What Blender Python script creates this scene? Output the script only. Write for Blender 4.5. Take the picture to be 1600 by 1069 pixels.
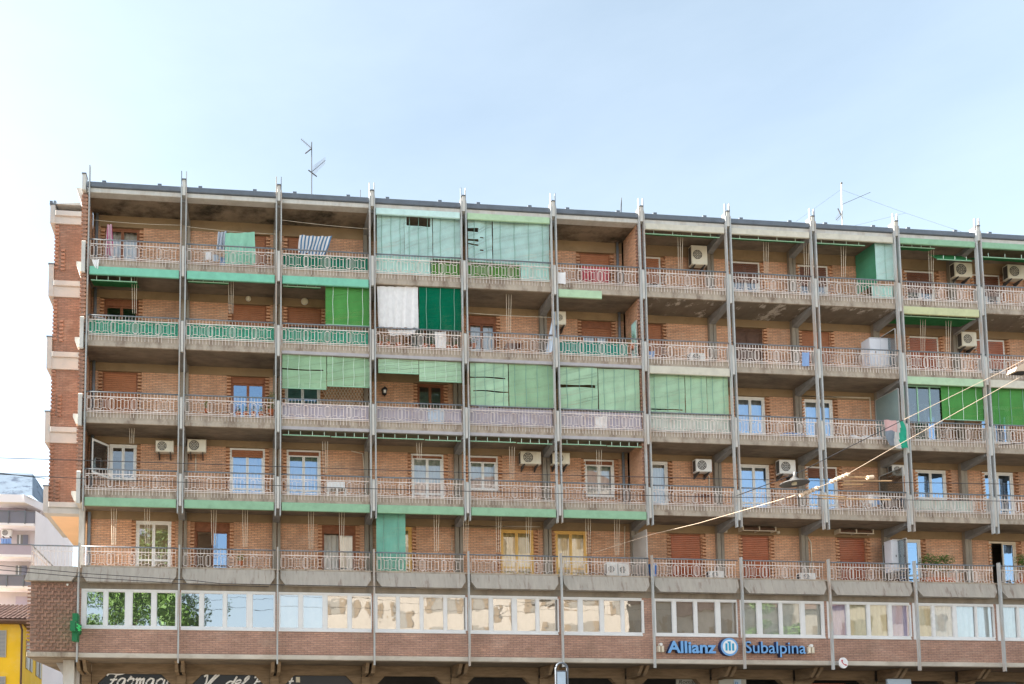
import bpy, math, random
from mathutils import Matrix, Vector
random.seed(7)
R = math.radians
for o in list(bpy.data.objects): bpy.data.objects.remove(o)
S = bpy.context.scene
COL = S.collection

# ------------------------------------------------------------------ camera
CF, CX, CY = 1249.3, 466.7, 1077.1            # focal length and principal point in 1600x1069 units
YAW, PITCH, ROLL = 0.0813, 0.0717, 0.0016
CAM = Vector((6.2423, -32.369, 0.6316))
GZ = -1.05                                     # street level (eye height 1.7 m)
_right = Vector((math.cos(YAW), -math.sin(YAW), 0))
_fwd = Vector((math.sin(YAW)*math.cos(PITCH), math.cos(YAW)*math.cos(PITCH), math.sin(PITCH)))
_up = _right.cross(_fwd)
RX = _right*math.cos(ROLL) + _up*math.sin(ROLL)
UX = _up*math.cos(ROLL) - _right*math.sin(ROLL)
cam = bpy.data.cameras.new('camera')
cam.sensor_width = 36; cam.sensor_fit = 'HORIZONTAL'
cam.lens = 36*CF/1600
cam.shift_x = (800-CX)/1600
cam.shift_y = (CY-534.5)/1600
cam.clip_start = 0.1; cam.clip_end = 2000
co = bpy.data.objects.new('camera', cam); COL.objects.link(co)
co.matrix_world = Matrix(((RX.x, UX.x, -_fwd.x, CAM.x), (RX.y, UX.y, -_fwd.y, CAM.y), (RX.z, UX.z, -_fwd.z, CAM.z), (0, 0, 0, 1)))
S.camera = co
def P(px, py, Y):
    """point of the place that stands on the vertical plane at depth Y"""
    d = RX*((px-CX)/CF) - UX*((py-CY)/CF) + _fwd
    t = (Y-CAM.y)/d.y
    return CAM + d*t
def PX(px, py, Y): return P(px, py, Y).x
def PZ(px, py, Y): return P(px, py, Y).z

# ------------------------------------------------------------------ sky, sun, exposure
SUN_EL, SUN_AZ = 31.0, -80.0                   # azimuth from +Y (into the picture), negative = left
w = bpy.data.worlds.new('World'); S.world = w; w.use_nodes = True
nt = w.node_tree; nt.nodes.clear()
sky = nt.nodes.new('ShaderNodeTexSky'); sky.sky_type = 'NISHITA'; sky.sun_disc = False
sky.sun_elevation = R(SUN_EL); sky.sun_rotation = R(SUN_AZ)
sky.air_density = 0.9; sky.dust_density = 2.0; sky.ozone_density = 1.0; sky.altitude = 50
bg = nt.nodes.new('ShaderNodeBackground'); bg.inputs[1].default_value = 0.075
wo = nt.nodes.new('ShaderNodeOutputWorld')
tcw = nt.nodes.new('ShaderNodeTexCoord'); mpw = nt.nodes.new('ShaderNodeMapping'); mpw.inputs['Scale'].default_value = (1.4, 1.4, 4.5); mpw.inputs['Rotation'].default_value = (.3, .35, .2)
nzw = nt.nodes.new('ShaderNodeTexNoise'); nzw.inputs['Scale'].default_value = 1.6; nzw.inputs['Detail'].default_value = 7; nzw.inputs['Roughness'].default_value = .58
rmp = nt.nodes.new('ShaderNodeMapRange'); rmp.inputs[1].default_value = .35; rmp.inputs[2].default_value = .75; rmp.inputs[3].default_value = .0; rmp.inputs[4].default_value = .035
cz = nt.nodes.new('ShaderNodeMix'); cz.data_type = 'RGBA'; cz.inputs[7].default_value = (9.5, 9.8, 10.2, 1)     # faint uneven cirrus veil over the whole sky
nt.links.new(tcw.outputs['Generated'], mpw.inputs[0]); nt.links.new(mpw.outputs[0], nzw.inputs['Vector']); nt.links.new(nzw.outputs['Fac'], rmp.inputs[0]); nt.links.new(rmp.outputs[0], cz.inputs['Factor'])
hz = nt.nodes.new('ShaderNodeHueSaturation'); hz.inputs['Saturation'].default_value = .64; hz.inputs['Hue'].default_value = .478   # thin even high haze
nt.links.new(sky.outputs[0], hz.inputs['Color']); nt.links.new(hz.outputs[0], cz.inputs[6]); nt.links.new(cz.outputs[2], bg.inputs[0]); nt.links.new(bg.outputs[0], wo.inputs[0])
sl = bpy.data.lights.new('sun', 'SUN'); sl.energy = 4.0; sl.angle = R(0.53); sl.color = (1.0, 0.93, 0.82)
so = bpy.data.objects.new('sun', sl); COL.objects.link(so)
_sd = Vector((math.sin(R(SUN_AZ))*math.cos(R(SUN_EL)), math.cos(R(SUN_AZ))*math.cos(R(SUN_EL)), math.sin(R(SUN_EL))))
so.rotation_euler = _sd.to_track_quat('Z', 'Y').to_euler(); so.location = (-30, 40, 60)
S.view_settings.view_transform = 'Standard'; S.view_settings.look = 'None'
S.view_settings.gamma = 1.0; S.view_settings.use_curve_mapping = False
S.view_settings.exposure = 2.5
S.render.engine = 'CYCLES'
S.cycles.caustics_reflective = False; S.cycles.caustics_refractive = False
S.cycles.max_bounces = 8; S.cycles.diffuse_bounces = 5; S.cycles.transparent_max_bounces = 12

# ------------------------------------------------------------------ materials
MATS = {}
def _new(name):
    m = bpy.data.materials.new(name); m.use_nodes = True
    n = m.node_tree; n.nodes.clear(); out = n.nodes.new('ShaderNodeOutputMaterial')
    MATS[name] = m
    return m, n, out
def _pos(n, scale=(1, 1, 1)):
    g = n.nodes.new('ShaderNodeNewGeometry'); mp = n.nodes.new('ShaderNodeMapping')
    mp.inputs['Scale'].default_value = scale
    n.links.new(g.outputs['Position'], mp.inputs['Vector'])
    return mp.outputs[0]
def _noise(n, vec, scale, detail=5, rough=.6):
    t = n.nodes.new('ShaderNodeTexNoise'); t.inputs['Scale'].default_value = scale
    t.inputs['Detail'].default_value = detail; t.inputs['Roughness'].default_value = rough
    n.links.new(vec, t.inputs['Vector']); return t.outputs['Fac']
def _ramp(n, fac, stops):
    r = n.nodes.new('ShaderNodeValToRGB'); e = r.color_ramp.elements
    e[0].position, e[0].color = stops[0][0], (*stops[0][1], 1)
    e[1].position, e[1].color = stops[-1][0], (*stops[-1][1], 1)
    for p, c in stops[1:-1]:
        x = e.new(p); x.color = (*c, 1)
    n.links.new(fac, r.inputs['Fac']); return r.outputs['Color']
def _mix(n, fac, a, b, mode='MIX'):
    m = n.nodes.new('ShaderNodeMix'); m.data_type = 'RGBA'; m.blend_type = mode
    for sock, v in ((m.inputs['Factor'], fac), (m.inputs[6], a), (m.inputs[7], b)):
        if isinstance(v, (int, float)): sock.default_value = v
        elif isinstance(v, tuple): sock.default_value = (*v, 1)
        else: n.links.new(v, sock)
    return m.outputs[2]
def mat(name, col, rough=.7, var=.18, scale=3.0, bump=.0, bscale=30., metal=0., stain=None, sscale=1.2, samt=.5, stretch=(1, 1, 1), emit=0., rand=0., spec=.3, slo=.48, shi=.7):
    m, n, out = _new(name)
    b = n.nodes.new('ShaderNodeBsdfPrincipled')
    v = _pos(n, stretch)
    f = _noise(n, v, scale)
    c = _ramp(n, f, [(.25, tuple(x*(1-var) for x in col)), (.75, tuple(min(1, x*(1+var)) for x in col))])
    if stain:
        s = _noise(n, v, sscale, 8, .7)
        sr = _ramp(n, s, [(slo, (0, 0, 0)), (shi, (samt,)*3)])
        c = _mix(n, sr, c, stain)
    if rand:
        oi = n.nodes.new('ShaderNodeObjectInfo')
        h = n.nodes.new('ShaderNodeHueSaturation')
        mr = n.nodes.new('ShaderNodeMapRange'); mr.inputs[3].default_value = 1-rand; mr.inputs[4].default_value = 1+rand
        n.links.new(oi.outputs['Random'], mr.inputs[0]); n.links.new(mr.outputs[0], h.inputs['Value'])
        n.links.new(c, h.inputs['Color']); c = h.outputs['Color']
    n.links.new(c, b.inputs['Base Color'])
    b.inputs['Roughness'].default_value = rough; b.inputs['Metallic'].default_value = metal
    b.inputs['Specular IOR Level'].default_value = spec
    if emit:
        n.links.new(c, b.inputs['Emission Color']); b.inputs['Emission Strength'].default_value = emit
    if bump:
        bf = _noise(n, v, bscale, 4); bn = n.nodes.new('ShaderNodeBump')
        bn.inputs['Strength'].default_value = bump; bn.inputs['Distance'].default_value = .02
        n.links.new(bf, bn.inputs['Height']); n.links.new(bn.outputs[0], b.inputs['Normal'])
    n.links.new(b.outputs[0], out.inputs['Surface'])
    return m
def brick_mat(name, c1, c2, mortar, dirt=.22):
    m, n, out = _new(name)
    b = n.nodes.new('ShaderNodeBsdfPrincipled')
    g = n.nodes.new('ShaderNodeNewGeometry'); sp = n.nodes.new('ShaderNodeSeparateXYZ'); n.links.new(g.outputs['Position'], sp.inputs[0])
    ad = n.nodes.new('ShaderNodeMath'); n.links.new(sp.outputs[0], ad.inputs[0]); n.links.new(sp.outputs[1], ad.inputs[1])
    cb = n.nodes.new('ShaderNodeCombineXYZ'); n.links.new(ad.outputs[0], cb.inputs[0]); n.links.new(sp.outputs[2], cb.inputs[1])
    t = n.nodes.new('ShaderNodeTexBrick'); n.links.new(cb.outputs[0], t.inputs['Vector'])
    t.inputs['Scale'].default_value = 1; t.inputs['Brick Width'].default_value = .26; t.inputs['Row Height'].default_value = .075
    t.inputs['Mortar Size'].default_value = .013; t.inputs['Mortar Smooth'].default_value = .2; t.inputs['Bias'].default_value = -.1
    t.inputs['Color1'].default_value = (*c1, 1); t.inputs['Color2'].default_value = (*c2, 1); t.inputs['Mortar'].default_value = (*mortar, 1)
    pv = _pos(n, (.6, .6, 2.2))
    f = _noise(n, pv, 1.3, 7, .65)
    c = _mix(n, 1.0, t.outputs['Color'], _ramp(n, f, [(.3, (1-dirt,)*3), (.55, (.95, .95, .95)), (.75, (1.12, 1.08, 1.02))]), 'MULTIPLY')
    f2 = _noise(n, _pos(n, (5, 5, 14.)), 1.0, 2, .5)
    c = _mix(n, 1.0, c, _ramp(n, f2, [(.3, (.9, .89, .88)), (.7, (1.1, 1.09, 1.07))]), 'MULTIPLY')
    f4 = _noise(n, _pos(n, (.8, .8, 1.1)), .9, 7, .7)
    c = _mix(n, _ramp(n, f4, [(.52, (0, 0, 0)), (.72, (.3, .3, .3))]), c, (.62, .5, .4))
    f3 = _noise(n, _pos(n, (1, 1, .35)), .55, 6, .7)
    c = _mix(n, _ramp(n, f3, [(.5, (0, 0, 0)), (.75, (.6, .6, .6))]), c, (.17, .11, .08))
    n.links.new(c, b.inputs['Base Color']); b.inputs['Roughness'].default_value = .9; b.inputs['Specular IOR Level'].default_value = .15
    bn = n.nodes.new('ShaderNodeBump'); bn.inputs['Strength'].default_value = .7; bn.inputs['Distance'].default_value = .012; bn.invert = True
    n.links.new(t.outputs['Fac'], bn.inputs['Height']); n.links.new(bn.outputs[0], b.inputs['Normal'])
    n.links.new(b.outputs[0], out.inputs['Surface'])
    return m
def glass_mat(name, refl=.4, tint=(.9, .92, .92), wav=.004, gc=(.95, .97, 1)):
    m, n, out = _new(name)
    gl = n.nodes.new('ShaderNodeBsdfGlossy'); gl.inputs['Roughness'].default_value = .015; gl.inputs['Color'].default_value = (*gc, 1)
    tr = n.nodes.new('ShaderNodeBsdfTransparent'); tr.inputs['Color'].default_value = (*tint, 1)
    bf = _noise(n, _pos(n), 1.4, 2); bn = n.nodes.new('ShaderNodeBump'); bn.inputs['Strength'].default_value = wav*10; bn.inputs['Distance'].default_value = .03
    n.links.new(bf, bn.inputs['Height']); n.links.new(bn.outputs[0], gl.inputs['Normal'])
    mx = n.nodes.new('ShaderNodeMixShader'); mx.inputs[0].default_value = refl
    n.links.new(tr.outputs[0], mx.inputs[1]); n.links.new(gl.outputs[0], mx.inputs[2]); n.links.new(mx.outputs[0], out.inputs['Surface'])
    return m
def cloth_mat(name, c1, c2=None, freq=0., axis=0, trans=.35, rough=.9, var=.08):
    sc_ = 1.3 if name.startswith('blind') else 6
    if sc_ < 6: var = max(var, .13)
    m, n, out = _new(name)
    d = n.nodes.new('ShaderNodeBsdfDiffuse'); t = n.nodes.new('ShaderNodeBsdfTranslucent')
    f = _noise(n, _pos(n, (1, 1, .6)), sc_, 6)
    c = _ramp(n, f, [(.3, tuple(x*(1-var) for x in c1)), (.7, tuple(min(1, x*(1+var)) for x in c1))])
    if c2:
        tc = n.nodes.new('ShaderNodeTexCoord'); sp = n.nodes.new('ShaderNodeSeparateXYZ'); n.links.new(tc.outputs['UV'], sp.inputs[0])
        mu = n.nodes.new('ShaderNodeMath'); mu.operation = 'MULTIPLY'; mu.inputs[1].default_value = freq; n.links.new(sp.outputs[axis], mu.inputs[0])
        fr = n.nodes.new('ShaderNodeMath'); fr.operation = 'FRACT'; n.links.new(mu.outputs[0], fr.inputs[0])
        gt = n.nodes.new('ShaderNodeMath'); gt.operation = 'GREATER_THAN'; gt.inputs[1].default_value = .55; n.links.new(fr.outputs[0], gt.inputs[0])
        c = _mix(n, gt.outputs[0], c, c2)
    n.links.new(c, d.inputs['Color']); n.links.new(c, t.inputs['Color'])
    mx = n.nodes.new('ShaderNodeMixShader'); mx.inputs[0].default_value = trans
    n.links.new(d.outputs[0], mx.inputs[1]); n.links.new(t.outputs[0], mx.inputs[2]); n.links.new(mx.outputs[0], out.inputs['Surface'])
    return m

M = {}
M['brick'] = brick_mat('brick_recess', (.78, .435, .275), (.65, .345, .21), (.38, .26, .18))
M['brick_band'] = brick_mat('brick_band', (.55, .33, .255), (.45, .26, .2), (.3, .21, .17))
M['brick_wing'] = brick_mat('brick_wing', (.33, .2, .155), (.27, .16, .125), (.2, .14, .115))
M['brick_plain'] = mat('brick_plain', (.3, .175, .13), .9, .25, 9, .2, 40, rand=.2, spec=.1)
M['quoin'] = mat('quoin_brick', (.54, .3, .18), .9, .25, 9, .2, 40, rand=.12, spec=.1)
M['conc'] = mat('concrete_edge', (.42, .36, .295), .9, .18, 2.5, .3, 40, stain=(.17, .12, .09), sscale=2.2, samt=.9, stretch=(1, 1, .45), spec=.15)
M['parapet'] = mat('concrete_parapet', (.4, .365, .32), .9, .14, 2.5, .35, 25, stain=(.17, .11, .09), sscale=2.2, samt=.85, stretch=(2.2, 1, .35), spec=.15, slo=.54, shi=.7)
M['band'] = mat('concrete_band', (.55, .5, .43), .9, .14, 2.5, .2, 30, stain=(.3, .24, .19), sscale=1.4, samt=.6, stretch=(.5, 1, 1), spec=.15)
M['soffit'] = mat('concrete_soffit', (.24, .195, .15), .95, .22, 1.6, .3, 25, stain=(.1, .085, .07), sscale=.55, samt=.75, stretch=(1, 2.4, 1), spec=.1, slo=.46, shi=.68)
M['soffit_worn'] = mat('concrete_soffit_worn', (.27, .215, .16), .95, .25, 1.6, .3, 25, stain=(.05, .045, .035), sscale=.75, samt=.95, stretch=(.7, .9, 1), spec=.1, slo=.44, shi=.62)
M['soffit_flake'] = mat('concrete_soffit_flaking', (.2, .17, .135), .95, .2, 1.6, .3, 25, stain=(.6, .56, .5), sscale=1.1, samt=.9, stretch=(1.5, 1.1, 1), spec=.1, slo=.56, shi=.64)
M['lintel'] = mat('concrete_lintel', (.29, .205, .12), .95, .2, 2., .2, 30, stain=(.2, .15, .1), sscale=1., samt=.6, spec=.1)
M['beam'] = mat('concrete_beam', (.25, .25, .25), .9, .2, 2.5, .2, 30, stain=(.14, .12, .1), sscale=1.4, samt=.6, spec=.15)
M['column'] = mat('concrete_column', (.27, .235, .19), .9, .2, 2.5, .2, 30, stain=(.13, .1, .08), sscale=1.2, samt=.6, stretch=(1, 1, .3), spec=.15)
M['arcade'] = mat('arcade_concrete', (.26, .19, .125), .9, .25, 3, .3, 30, stain=(.12, .09, .06), sscale=1.3, samt=.7, stretch=(.5, 1, 3), spec=.1)
M['white_conc'] = mat('white_concrete', (.56, .55, .52), .85, .1, 3, .15, 30, stain=(.35, .28, .22), sscale=2., samt=.5, stretch=(1, 1, .3), spec=.2)
M['cream_band'] = mat('cream_band', (.44, .43, .42), .85, .08, 2, .1, 30, stain=(.5, .45, .4), sscale=1., samt=.5, spec=.2)
M['steel'] = mat('painted_steel', (.4, .42, .42), .5, .18, 2, 0, stain=(.4, .29, .21), sscale=.9, samt=.95, stretch=(3, 3, .5), spec=.4, slo=.5, shi=.66)
M['rail_dark'] = mat('handrail_paint', (.17, .2, .23), .45, .25, 2., 0, stain=(.25, .13, .08), sscale=2.5, samt=.5, spec=.4)
M['rail_white'] = mat('railing_paint', (.77, .7, .66), .5, .08, 3, 0, stain=(.45, .25, .17), sscale=2.0, samt=.6, rand=.12, spec=.3, slo=.48, shi=.7)
M['roof_dark'] = mat('roof_flashing', (.12, .14, .17), .5, .2, 2, spec=.4)
M['wood'] = mat('brown_wood', (.26, .105, .055), .6, .25, 5, .1, 30, rand=.15)
M['wood_dark'] = mat('dark_wood', (.11, .06, .04), .6, .25, 5, .1, 30)
M['shutter_b'] = mat('brown_shutter', (.36, .145, .07), .5, .14, 4, 0, rand=.15)
M['shutter_o'] = mat('orange_shutter', (.33, .085, .035), .2, .2, 2, 0, rand=.08, spec=1.0)
M['shutter_d'] = mat('dark_shutter', (.16, .07, .045), .5, .14, 4, 0, rand=.15)
M['white'] = mat('white_frame', (.8, .8, .78), .45, .05, 3, 0, spec=.4)
M['yellow'] = mat('yellow_frame', (.8, .5, .15), .45, .1, 3, 0, spec=.4)
M['mezz_frame'] = mat('aluminium_frame', (.72, .72, .72), .4, .06, 3, 0, metal=.0, spec=.5)
M['glass'] = glass_mat('window_glass', .22)
M['glass_sky_tint'] = glass_mat('window_glass_sky_tint', .42, gc=(.5, .72, 1.0))  # reflection tinted blue to deepen the mirrored sky
M['glass_mirror'] = glass_mat('window_glass_film', .42, wav=.008)
M['glass_smoke'] = glass_mat('smoked_panel', .16, (.5, .55, .55))
M['curtain'] = cloth_mat('white_curtain', (.75, .73, .68), trans=.3)
M['curtain_lit_yellow'] = cloth_mat('lit_yellow_curtain', (.88, .68, .34), trans=.2)  # yellow cloth stands in for the warm lit look of the panes
M['room'] = mat('room_plaster', (.35, .3, .25), .9, .1)
C_ = {'mint': (.27, .47, .31), 'lightgreen': (.43, .6, .4), 'cream': (.6, .57, .48), 'grey': (.42, .4, .42), 'turq': (.2, .53, .39), 'yellowgreen': (.55, .57, .33), 'cyan': (.55, .75, .72)}
for k, c in C_.items(): M['box_'+k] = mat('cassette_'+k, c, .6, .08, 3, stain=tuple(x*.6 for x in c), sscale=2, samt=.4, spec=.3)
M['bl_turq'] = cloth_mat('blind_turquoise', (.52, .74, .7), trans=.15, var=.06)
M['bl_green'] = cloth_mat('blind_green', (.36, .56, .36), trans=.15, var=.1)
M['bl_pale'] = cloth_mat('blind_pale_green', (.46, .67, .47), trans=.15, var=.08)
M['bl_bright'] = cloth_mat('blind_bright_green', (.11, .36, .1), trans=.2, var=.08)
M['bl_dark'] = cloth_mat('blind_dark_green', (.005, .16, .085), trans=.15, var=.06)
M['bl_teal'] = cloth_mat('blind_teal', (.2, .47, .37), trans=.12, var=.08)
M['bl_side'] = cloth_mat('blind_side_green', (.1, .33, .2), trans=.2)
M['tape'] = mat('blind_tape', (.62, .78, .66), .8, .05)
M['tape_dark'] = mat('blind_ladder_tape', (.22, .38, .32), .8, .05)
M['awn'] = cloth_mat('awning_green', (.06, .25, .1), trans=.35, var=.15)
M['awn_rail'] = mat('awning_rail', (.3, .55, .38), .5, .1)
M['scr_green'] = mat('screen_hedge_green', (.05, .3, .2), .9, .45, 14, .3, 40)
M['scr_dark'] = mat('screen_dark_green', (.01, .16, .1), .8, .15, 3)
M['scr_leaf'] = mat('screen_leaf_green', (.08, .22, .04), .8, .25, 6)
M['scr_turq'] = mat('screen_turquoise', (.42, .68, .62), .8, .1, 3)
M['scr_lilac'] = mat('screen_lilac', (.42, .385, .45), .8, .12, 3)
M['scr_pale'] = mat('screen_pale', (.5, .55, .5), .8, .12, 3)
M['scr_teal'] = mat('screen_teal', (.03, .25, .2), .85, .35, 8)
M['ac'] = mat('ac_cream', (.72, .67, .55), .5, .06, 3, spec=.35, rand=.08)
M['ac_white'] = mat('ac_white', (.76, .76, .74), .5, .05, 3, spec=.35)
M['ac_dark'] = mat('ac_grille', (.08, .075, .07), .6, .1, 3)
M['ac_fan'] = mat('ac_fan', (.1, .1, .1), .5, .1, 3)
M['black'] = mat('black_metal', (.025, .025, .027), .5, .1, 3)
M['wire'] = mat('black_cable', (.03, .03, .035), .6, .1, 3)
M['wire_lit'] = mat('lit_wire_cream', (.6, .48, .37), .45, .1, 5)  # cream tone stands in for wires catching the light
M['copper'] = mat('insulator_rod', (.5, .33, .18), .5, .2, 5)
M['conduit'] = mat('cream_conduit', (.68, .6, .48), .6, .1, 3)
M['antenna'] = mat('antenna_metal', (.05, .05, .055), .6, .2, 3)
M['dish'] = mat('dish_white', (.6, .62, .63), .5, .05, 3)
M['lampglass'] = mat('opal_lamp', (.72, .66, .5), .4, .05, 3)
M['terracotta'] = mat('terracotta', (.5, .16, .07), .85, .15, 6)
M['leaf'] = mat('leaf', (.09, .17, .03), .6, .35, 4, rand=.1)
M['leaf2'] = mat('leaf_tree', (.1, .2, .03), .6, .4, .7)
M['bark'] = mat('bark', (.12, .09, .06), .9, .3, 5, .4, 12)
M['flower'] = mat('flower_pink', (.5, .12, .3), .7, .3, 8)
M['cardboard'] = mat('pale_plastic', (.66, .68, .74), .5, .06, 3)
M['blue_pl'] = mat('blue_plastic', (.05, .2, .6), .45, .1, 3)
M['red_cloth'] = cloth_mat('red_cloth', (.5, .1, .12), trans=.2, var=.3)
M['sign_front'] = mat('sign_blue', (.16, .38, .72), .4, .05, 3, spec=.4)
M['sign_side'] = mat('sign_navy', (.02, .04, .12), .5, .1, 3)
M['sign_teal'] = mat('sign_teal', (.02, .32, .55), .4, .05, 3)
M['sign_white'] = mat('sign_white', (.8, .8, .82), .4, .03, 3)
M['fascia_navy'] = mat('shop_fascia_navy', (.012, .014, .022), .35, .1, 3, spec=.5)
M['script'] = mat('script_white', (.92, .93, .95), .5, .05, 3)
M['dark_shop'] = mat('dark_shopfront', (.04, .038, .036), .4, .3, 2, spec=.5)
M['shop_red'] = mat('shop_red_wood', (.3, .07, .025), .5, .2, 3)
M['cross'] = mat('cross_green', (.015, .16, .06), .5, .08, 5)
M['cross_lit'] = mat('cross_lit', (.05, .6, .16), .5, .05, 5, emit=.12)
M['red'] = mat('red_paint', (.5, .02, .04), .5, .05, 3)
M['panel_blue'] = mat('pale_blue_panel', (.45, .58, .72), .35, .06, 3, spec=.4)
M['asphalt'] = mat('asphalt', (.09, .088, .085), .92, .2, .8, .3, 60, spec=.2)
M['paving'] = mat('paving_stone', (.22, .195, .16), .9, .15, .5, .2, 30, stain=(.14, .12, .1), sscale=.2, samt=.6, spec=.2)
M['paint'] = mat('road_paint', (.75, .75, .72), .8, .1, 4)
M['h_cream'] = mat('house_cream', (.58, .52, .51), .9, .06, 1, .1, 30)
M['h_white'] = mat('house_white', (.88, .84, .85), .9, .04, 1, .1, 30)
M['h_lilac'] = mat('house_lilac', (.46, .4, .46), .9, .08, 1)
M['h_grey'] = mat('house_grey_panel', (.2, .2, .24), .6, .08, 1)
M['h_roof'] = mat('house_metal_roof', (.15, .2, .26), .55, .15, 1.5, 0, stain=(.03, .05, .09), sscale=1.1, samt=.9, spec=.5, slo=.5, shi=.6)
M['h_yellow'] = mat('house_yellow', (.8, .5, .03), .9, .1, .7, .1, 30, stain=(.75, .58, .25), sscale=.6, samt=.5)
M['tile'] = mat('roof_tile', (.17, .105, .085), .9, .25, 6, .2, 30, rand=.2)
M['louvre'] = mat('grey_louvre', (.42, .42, .38), .7, .08, 3)
M['op_beige'] = mat('opposite_beige', (.36, .32, .27), .9, .08, .4)
M['op_win'] = mat('opposite_window', (.22, .2, .17), .2, .1, 1, spec=.6)
M['op_shut'] = mat('opposite_shutter', (.2, .15, .1), .8, .1, 1)
M['peach_bounce'] = mat('peach_bounce_plaster', (.75, .52, .34), .9, .06, 1)  # peach tone holds the warm bounced light on the wing soffit

# ------------------------------------------------------------------ geometry helpers
class MB:
    def __init__(s): s.v = []; s.f = []; s.m = []; s.uv = {}
    def add(s, vs, fs, mi=0):
        b = len(s.v); s.v += [tuple(p) for p in vs]
        for f in fs: s.f.append(tuple(b+i for i in f)); s.m.append(mi)
        return s
    def hexa(s, p, mi=0):       # p: bottom 4 ccw seen from above, top 4
        return s.add(p, [(3, 2, 1, 0), (4, 5, 6, 7), (0, 1, 5, 4), (1, 2, 6, 5), (2, 3, 7, 6), (3, 0, 4, 7)], mi)
    def box(s, x0, x1, y0, y1, z0, z1, mi=0):
        return s.hexa([(x0, y0, z0), (x1, y0, z0), (x1, y1, z0), (x0, y1, z0), (x0, y0, z1), (x1, y0, z1), (x1, y1, z1), (x0, y1, z1)], mi)
    def cham(s, x0, x1, y0, y1, z0, z1, c=.02, mi=0):
        """box with chamfered front (towards -Y) edges"""
        a = [(x0, y1, z0), (x1, y1, z0), (x1, y1, z1), (x0, y1, z1)]
        b = [(x0, y0+c, z0), (x1, y0+c, z0), (x1, y0+c, z1), (x0, y0+c, z1)]
        d = [(x0+c, y0, z0+c), (x1-c, y0, z0+c), (x1-c, y0, z1-c), (x0+c, y0, z1-c)]
        fs = [(3, 2, 1, 0), (8, 9, 10, 11)]
        for i in range(4):
            j = (i+1) % 4; fs += [(i, j, 4+j, 4+i), (4+i, 4+j, 8+j, 8+i)]
        return s.add(a+b+d, fs, mi)
    def prism(s, poly, y0, y1, mi=0):   # poly in XZ
        n = len(poly)
        vs = [(x, y0, z) for x, z in poly]+[(x, y1, z) for x, z in poly]
        fs = [tuple(range(n)), tuple(range(2*n-1, n-1, -1))]+[(i, i+n, (i+1) % n+n, (i+1) % n) for i in range(n)]
        return s.add(vs, fs, mi)
    def prismx(s, poly, x0, x1, mi=0):  # poly in YZ
        n = len(poly)
        vs = [(x0, y, z) for y, z in poly]+[(x1, y, z) for y, z in poly]
        fs = [tuple(range(n-1, -1, -1)), tuple(range(n, 2*n))]+[(i, (i+1) % n, (i+1) % n+n, i+n) for i in range(n)]
        return s.add(vs, fs, mi)
    def tube(s, pts, r, n=6, mi=0, r2=None):
        pts = [Vector(p) for p in pts]; rings = []
        for i, p in enumerate(pts):
            t = (pts[min(i+1, len(pts)-1)]-pts[max(i-1, 0)])
            if t.length < 1e-9: t = Vector((0, 0, 1))
            t.normalize()
            a = t.cross(Vector((0, 0, 1)) if abs(t.z) < .9 else Vector((1, 0, 0))).normalized(); b = t.cross(a)
            rr = r if r2 is None else r+(r2-r)*i/(len(pts)-1)
            rings.append([p+(a*math.cos(k*2*math.pi/n)+b*math.sin(k*2*math.pi/n))*rr for k in range(n)])
        vs = [q for g in rings for q in g]; fs = []
        for i in range(len(pts)-1):
            for k in range(n):
                k2 = (k+1) % n; fs.append((i*n+k, i*n+k2, (i+1)*n+k2, (i+1)*n+k))
        fs += [tuple(range(n-1, -1, -1)), tuple((len(pts)-1)*n+k for k in range(n))]
        return s.add(vs, fs, mi)
    def bar(s, a, b, wd, dp=None, mi=0):   # thin rectangular bar in the XZ plane
        a = Vector(a); b = Vector(b); dp = dp or wd; t = (b-a); t.normalize()
        n = Vector((0, 1, 0)); u = t.cross(n).normalized()*wd/2; d = n*dp/2
        p = [a-u-d, a+u-d, a+u+d, a-u+d, b-u-d, b+u-d, b+u+d, b-u+d]
        return s.hexa(p, mi)
    def sheet(s, fn, nu, nv, mi=0):
        b = len(s.v)
        for j in range(nv+1):
            for i in range(nu+1):
                s.uv[len(s.v)] = (i/nu, j/nv); s.v.append(tuple(fn(i/nu, j/nv)))
        for j in range(nv):
            for i in range(nu):
                a = b+j*(nu+1)+i; s.f.append((a, a+1, a+nu+2, a+nu+1)); s.m.append(mi)
        return s
    def disc(s, c, r, axis='y', n=20, depth=.02, mi=0, rz=None):
        c = Vector(c); rz = rz or r
        vs = []
        for d in (-depth/2, depth/2):
            for k in range(n):
                a = 2*math.pi*k/n
                if axis == 'y': vs.append(c+Vector((r*math.cos(a), d, rz*math.sin(a))))
                elif axis == 'z': vs.append(c+Vector((r*math.cos(a), rz*math.sin(a), d)))
                else: vs.append(c+Vector((d, r*math.cos(a), rz*math.sin(a))))
        fs = [tuple(range(n)), tuple(range(2*n-1, n-1, -1))]+[(i, i+n, (i+1) % n+n, (i+1) % n) for i in range(n)]
        return s.add(vs, fs, mi)
    def ring(s, c, r, t, n=24, mi=0):
        c = Vector(c); pts = [c+Vector((r*math.cos(2*math.pi*k/n), 0, r*math.sin(2*math.pi*k/n))) for k in range(n+1)]
        return s.tube(pts, t, 4, mi)
    def mesh(s, name, mats, smooth=False):
        me = bpy.data.meshes.new(name); me.from_pydata(s.v, [], s.f)
        for m in (mats if isinstance(mats, (list, tuple)) else [mats]): me.materials.append(M[m] if isinstance(m, str) else m)
        me.polygons.foreach_set('material_index', s.m)
        if smooth: me.polygons.foreach_set('use_smooth', [True]*len(s.f))
        if s.uv:
            l = me.uv_layers.new(name='UVMap')
            for lp in me.loops: l.data[lp.index].uv = s.uv.get(lp.vertex_index, (0, 0))
        me.update(); return me
ABS = {}
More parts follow.
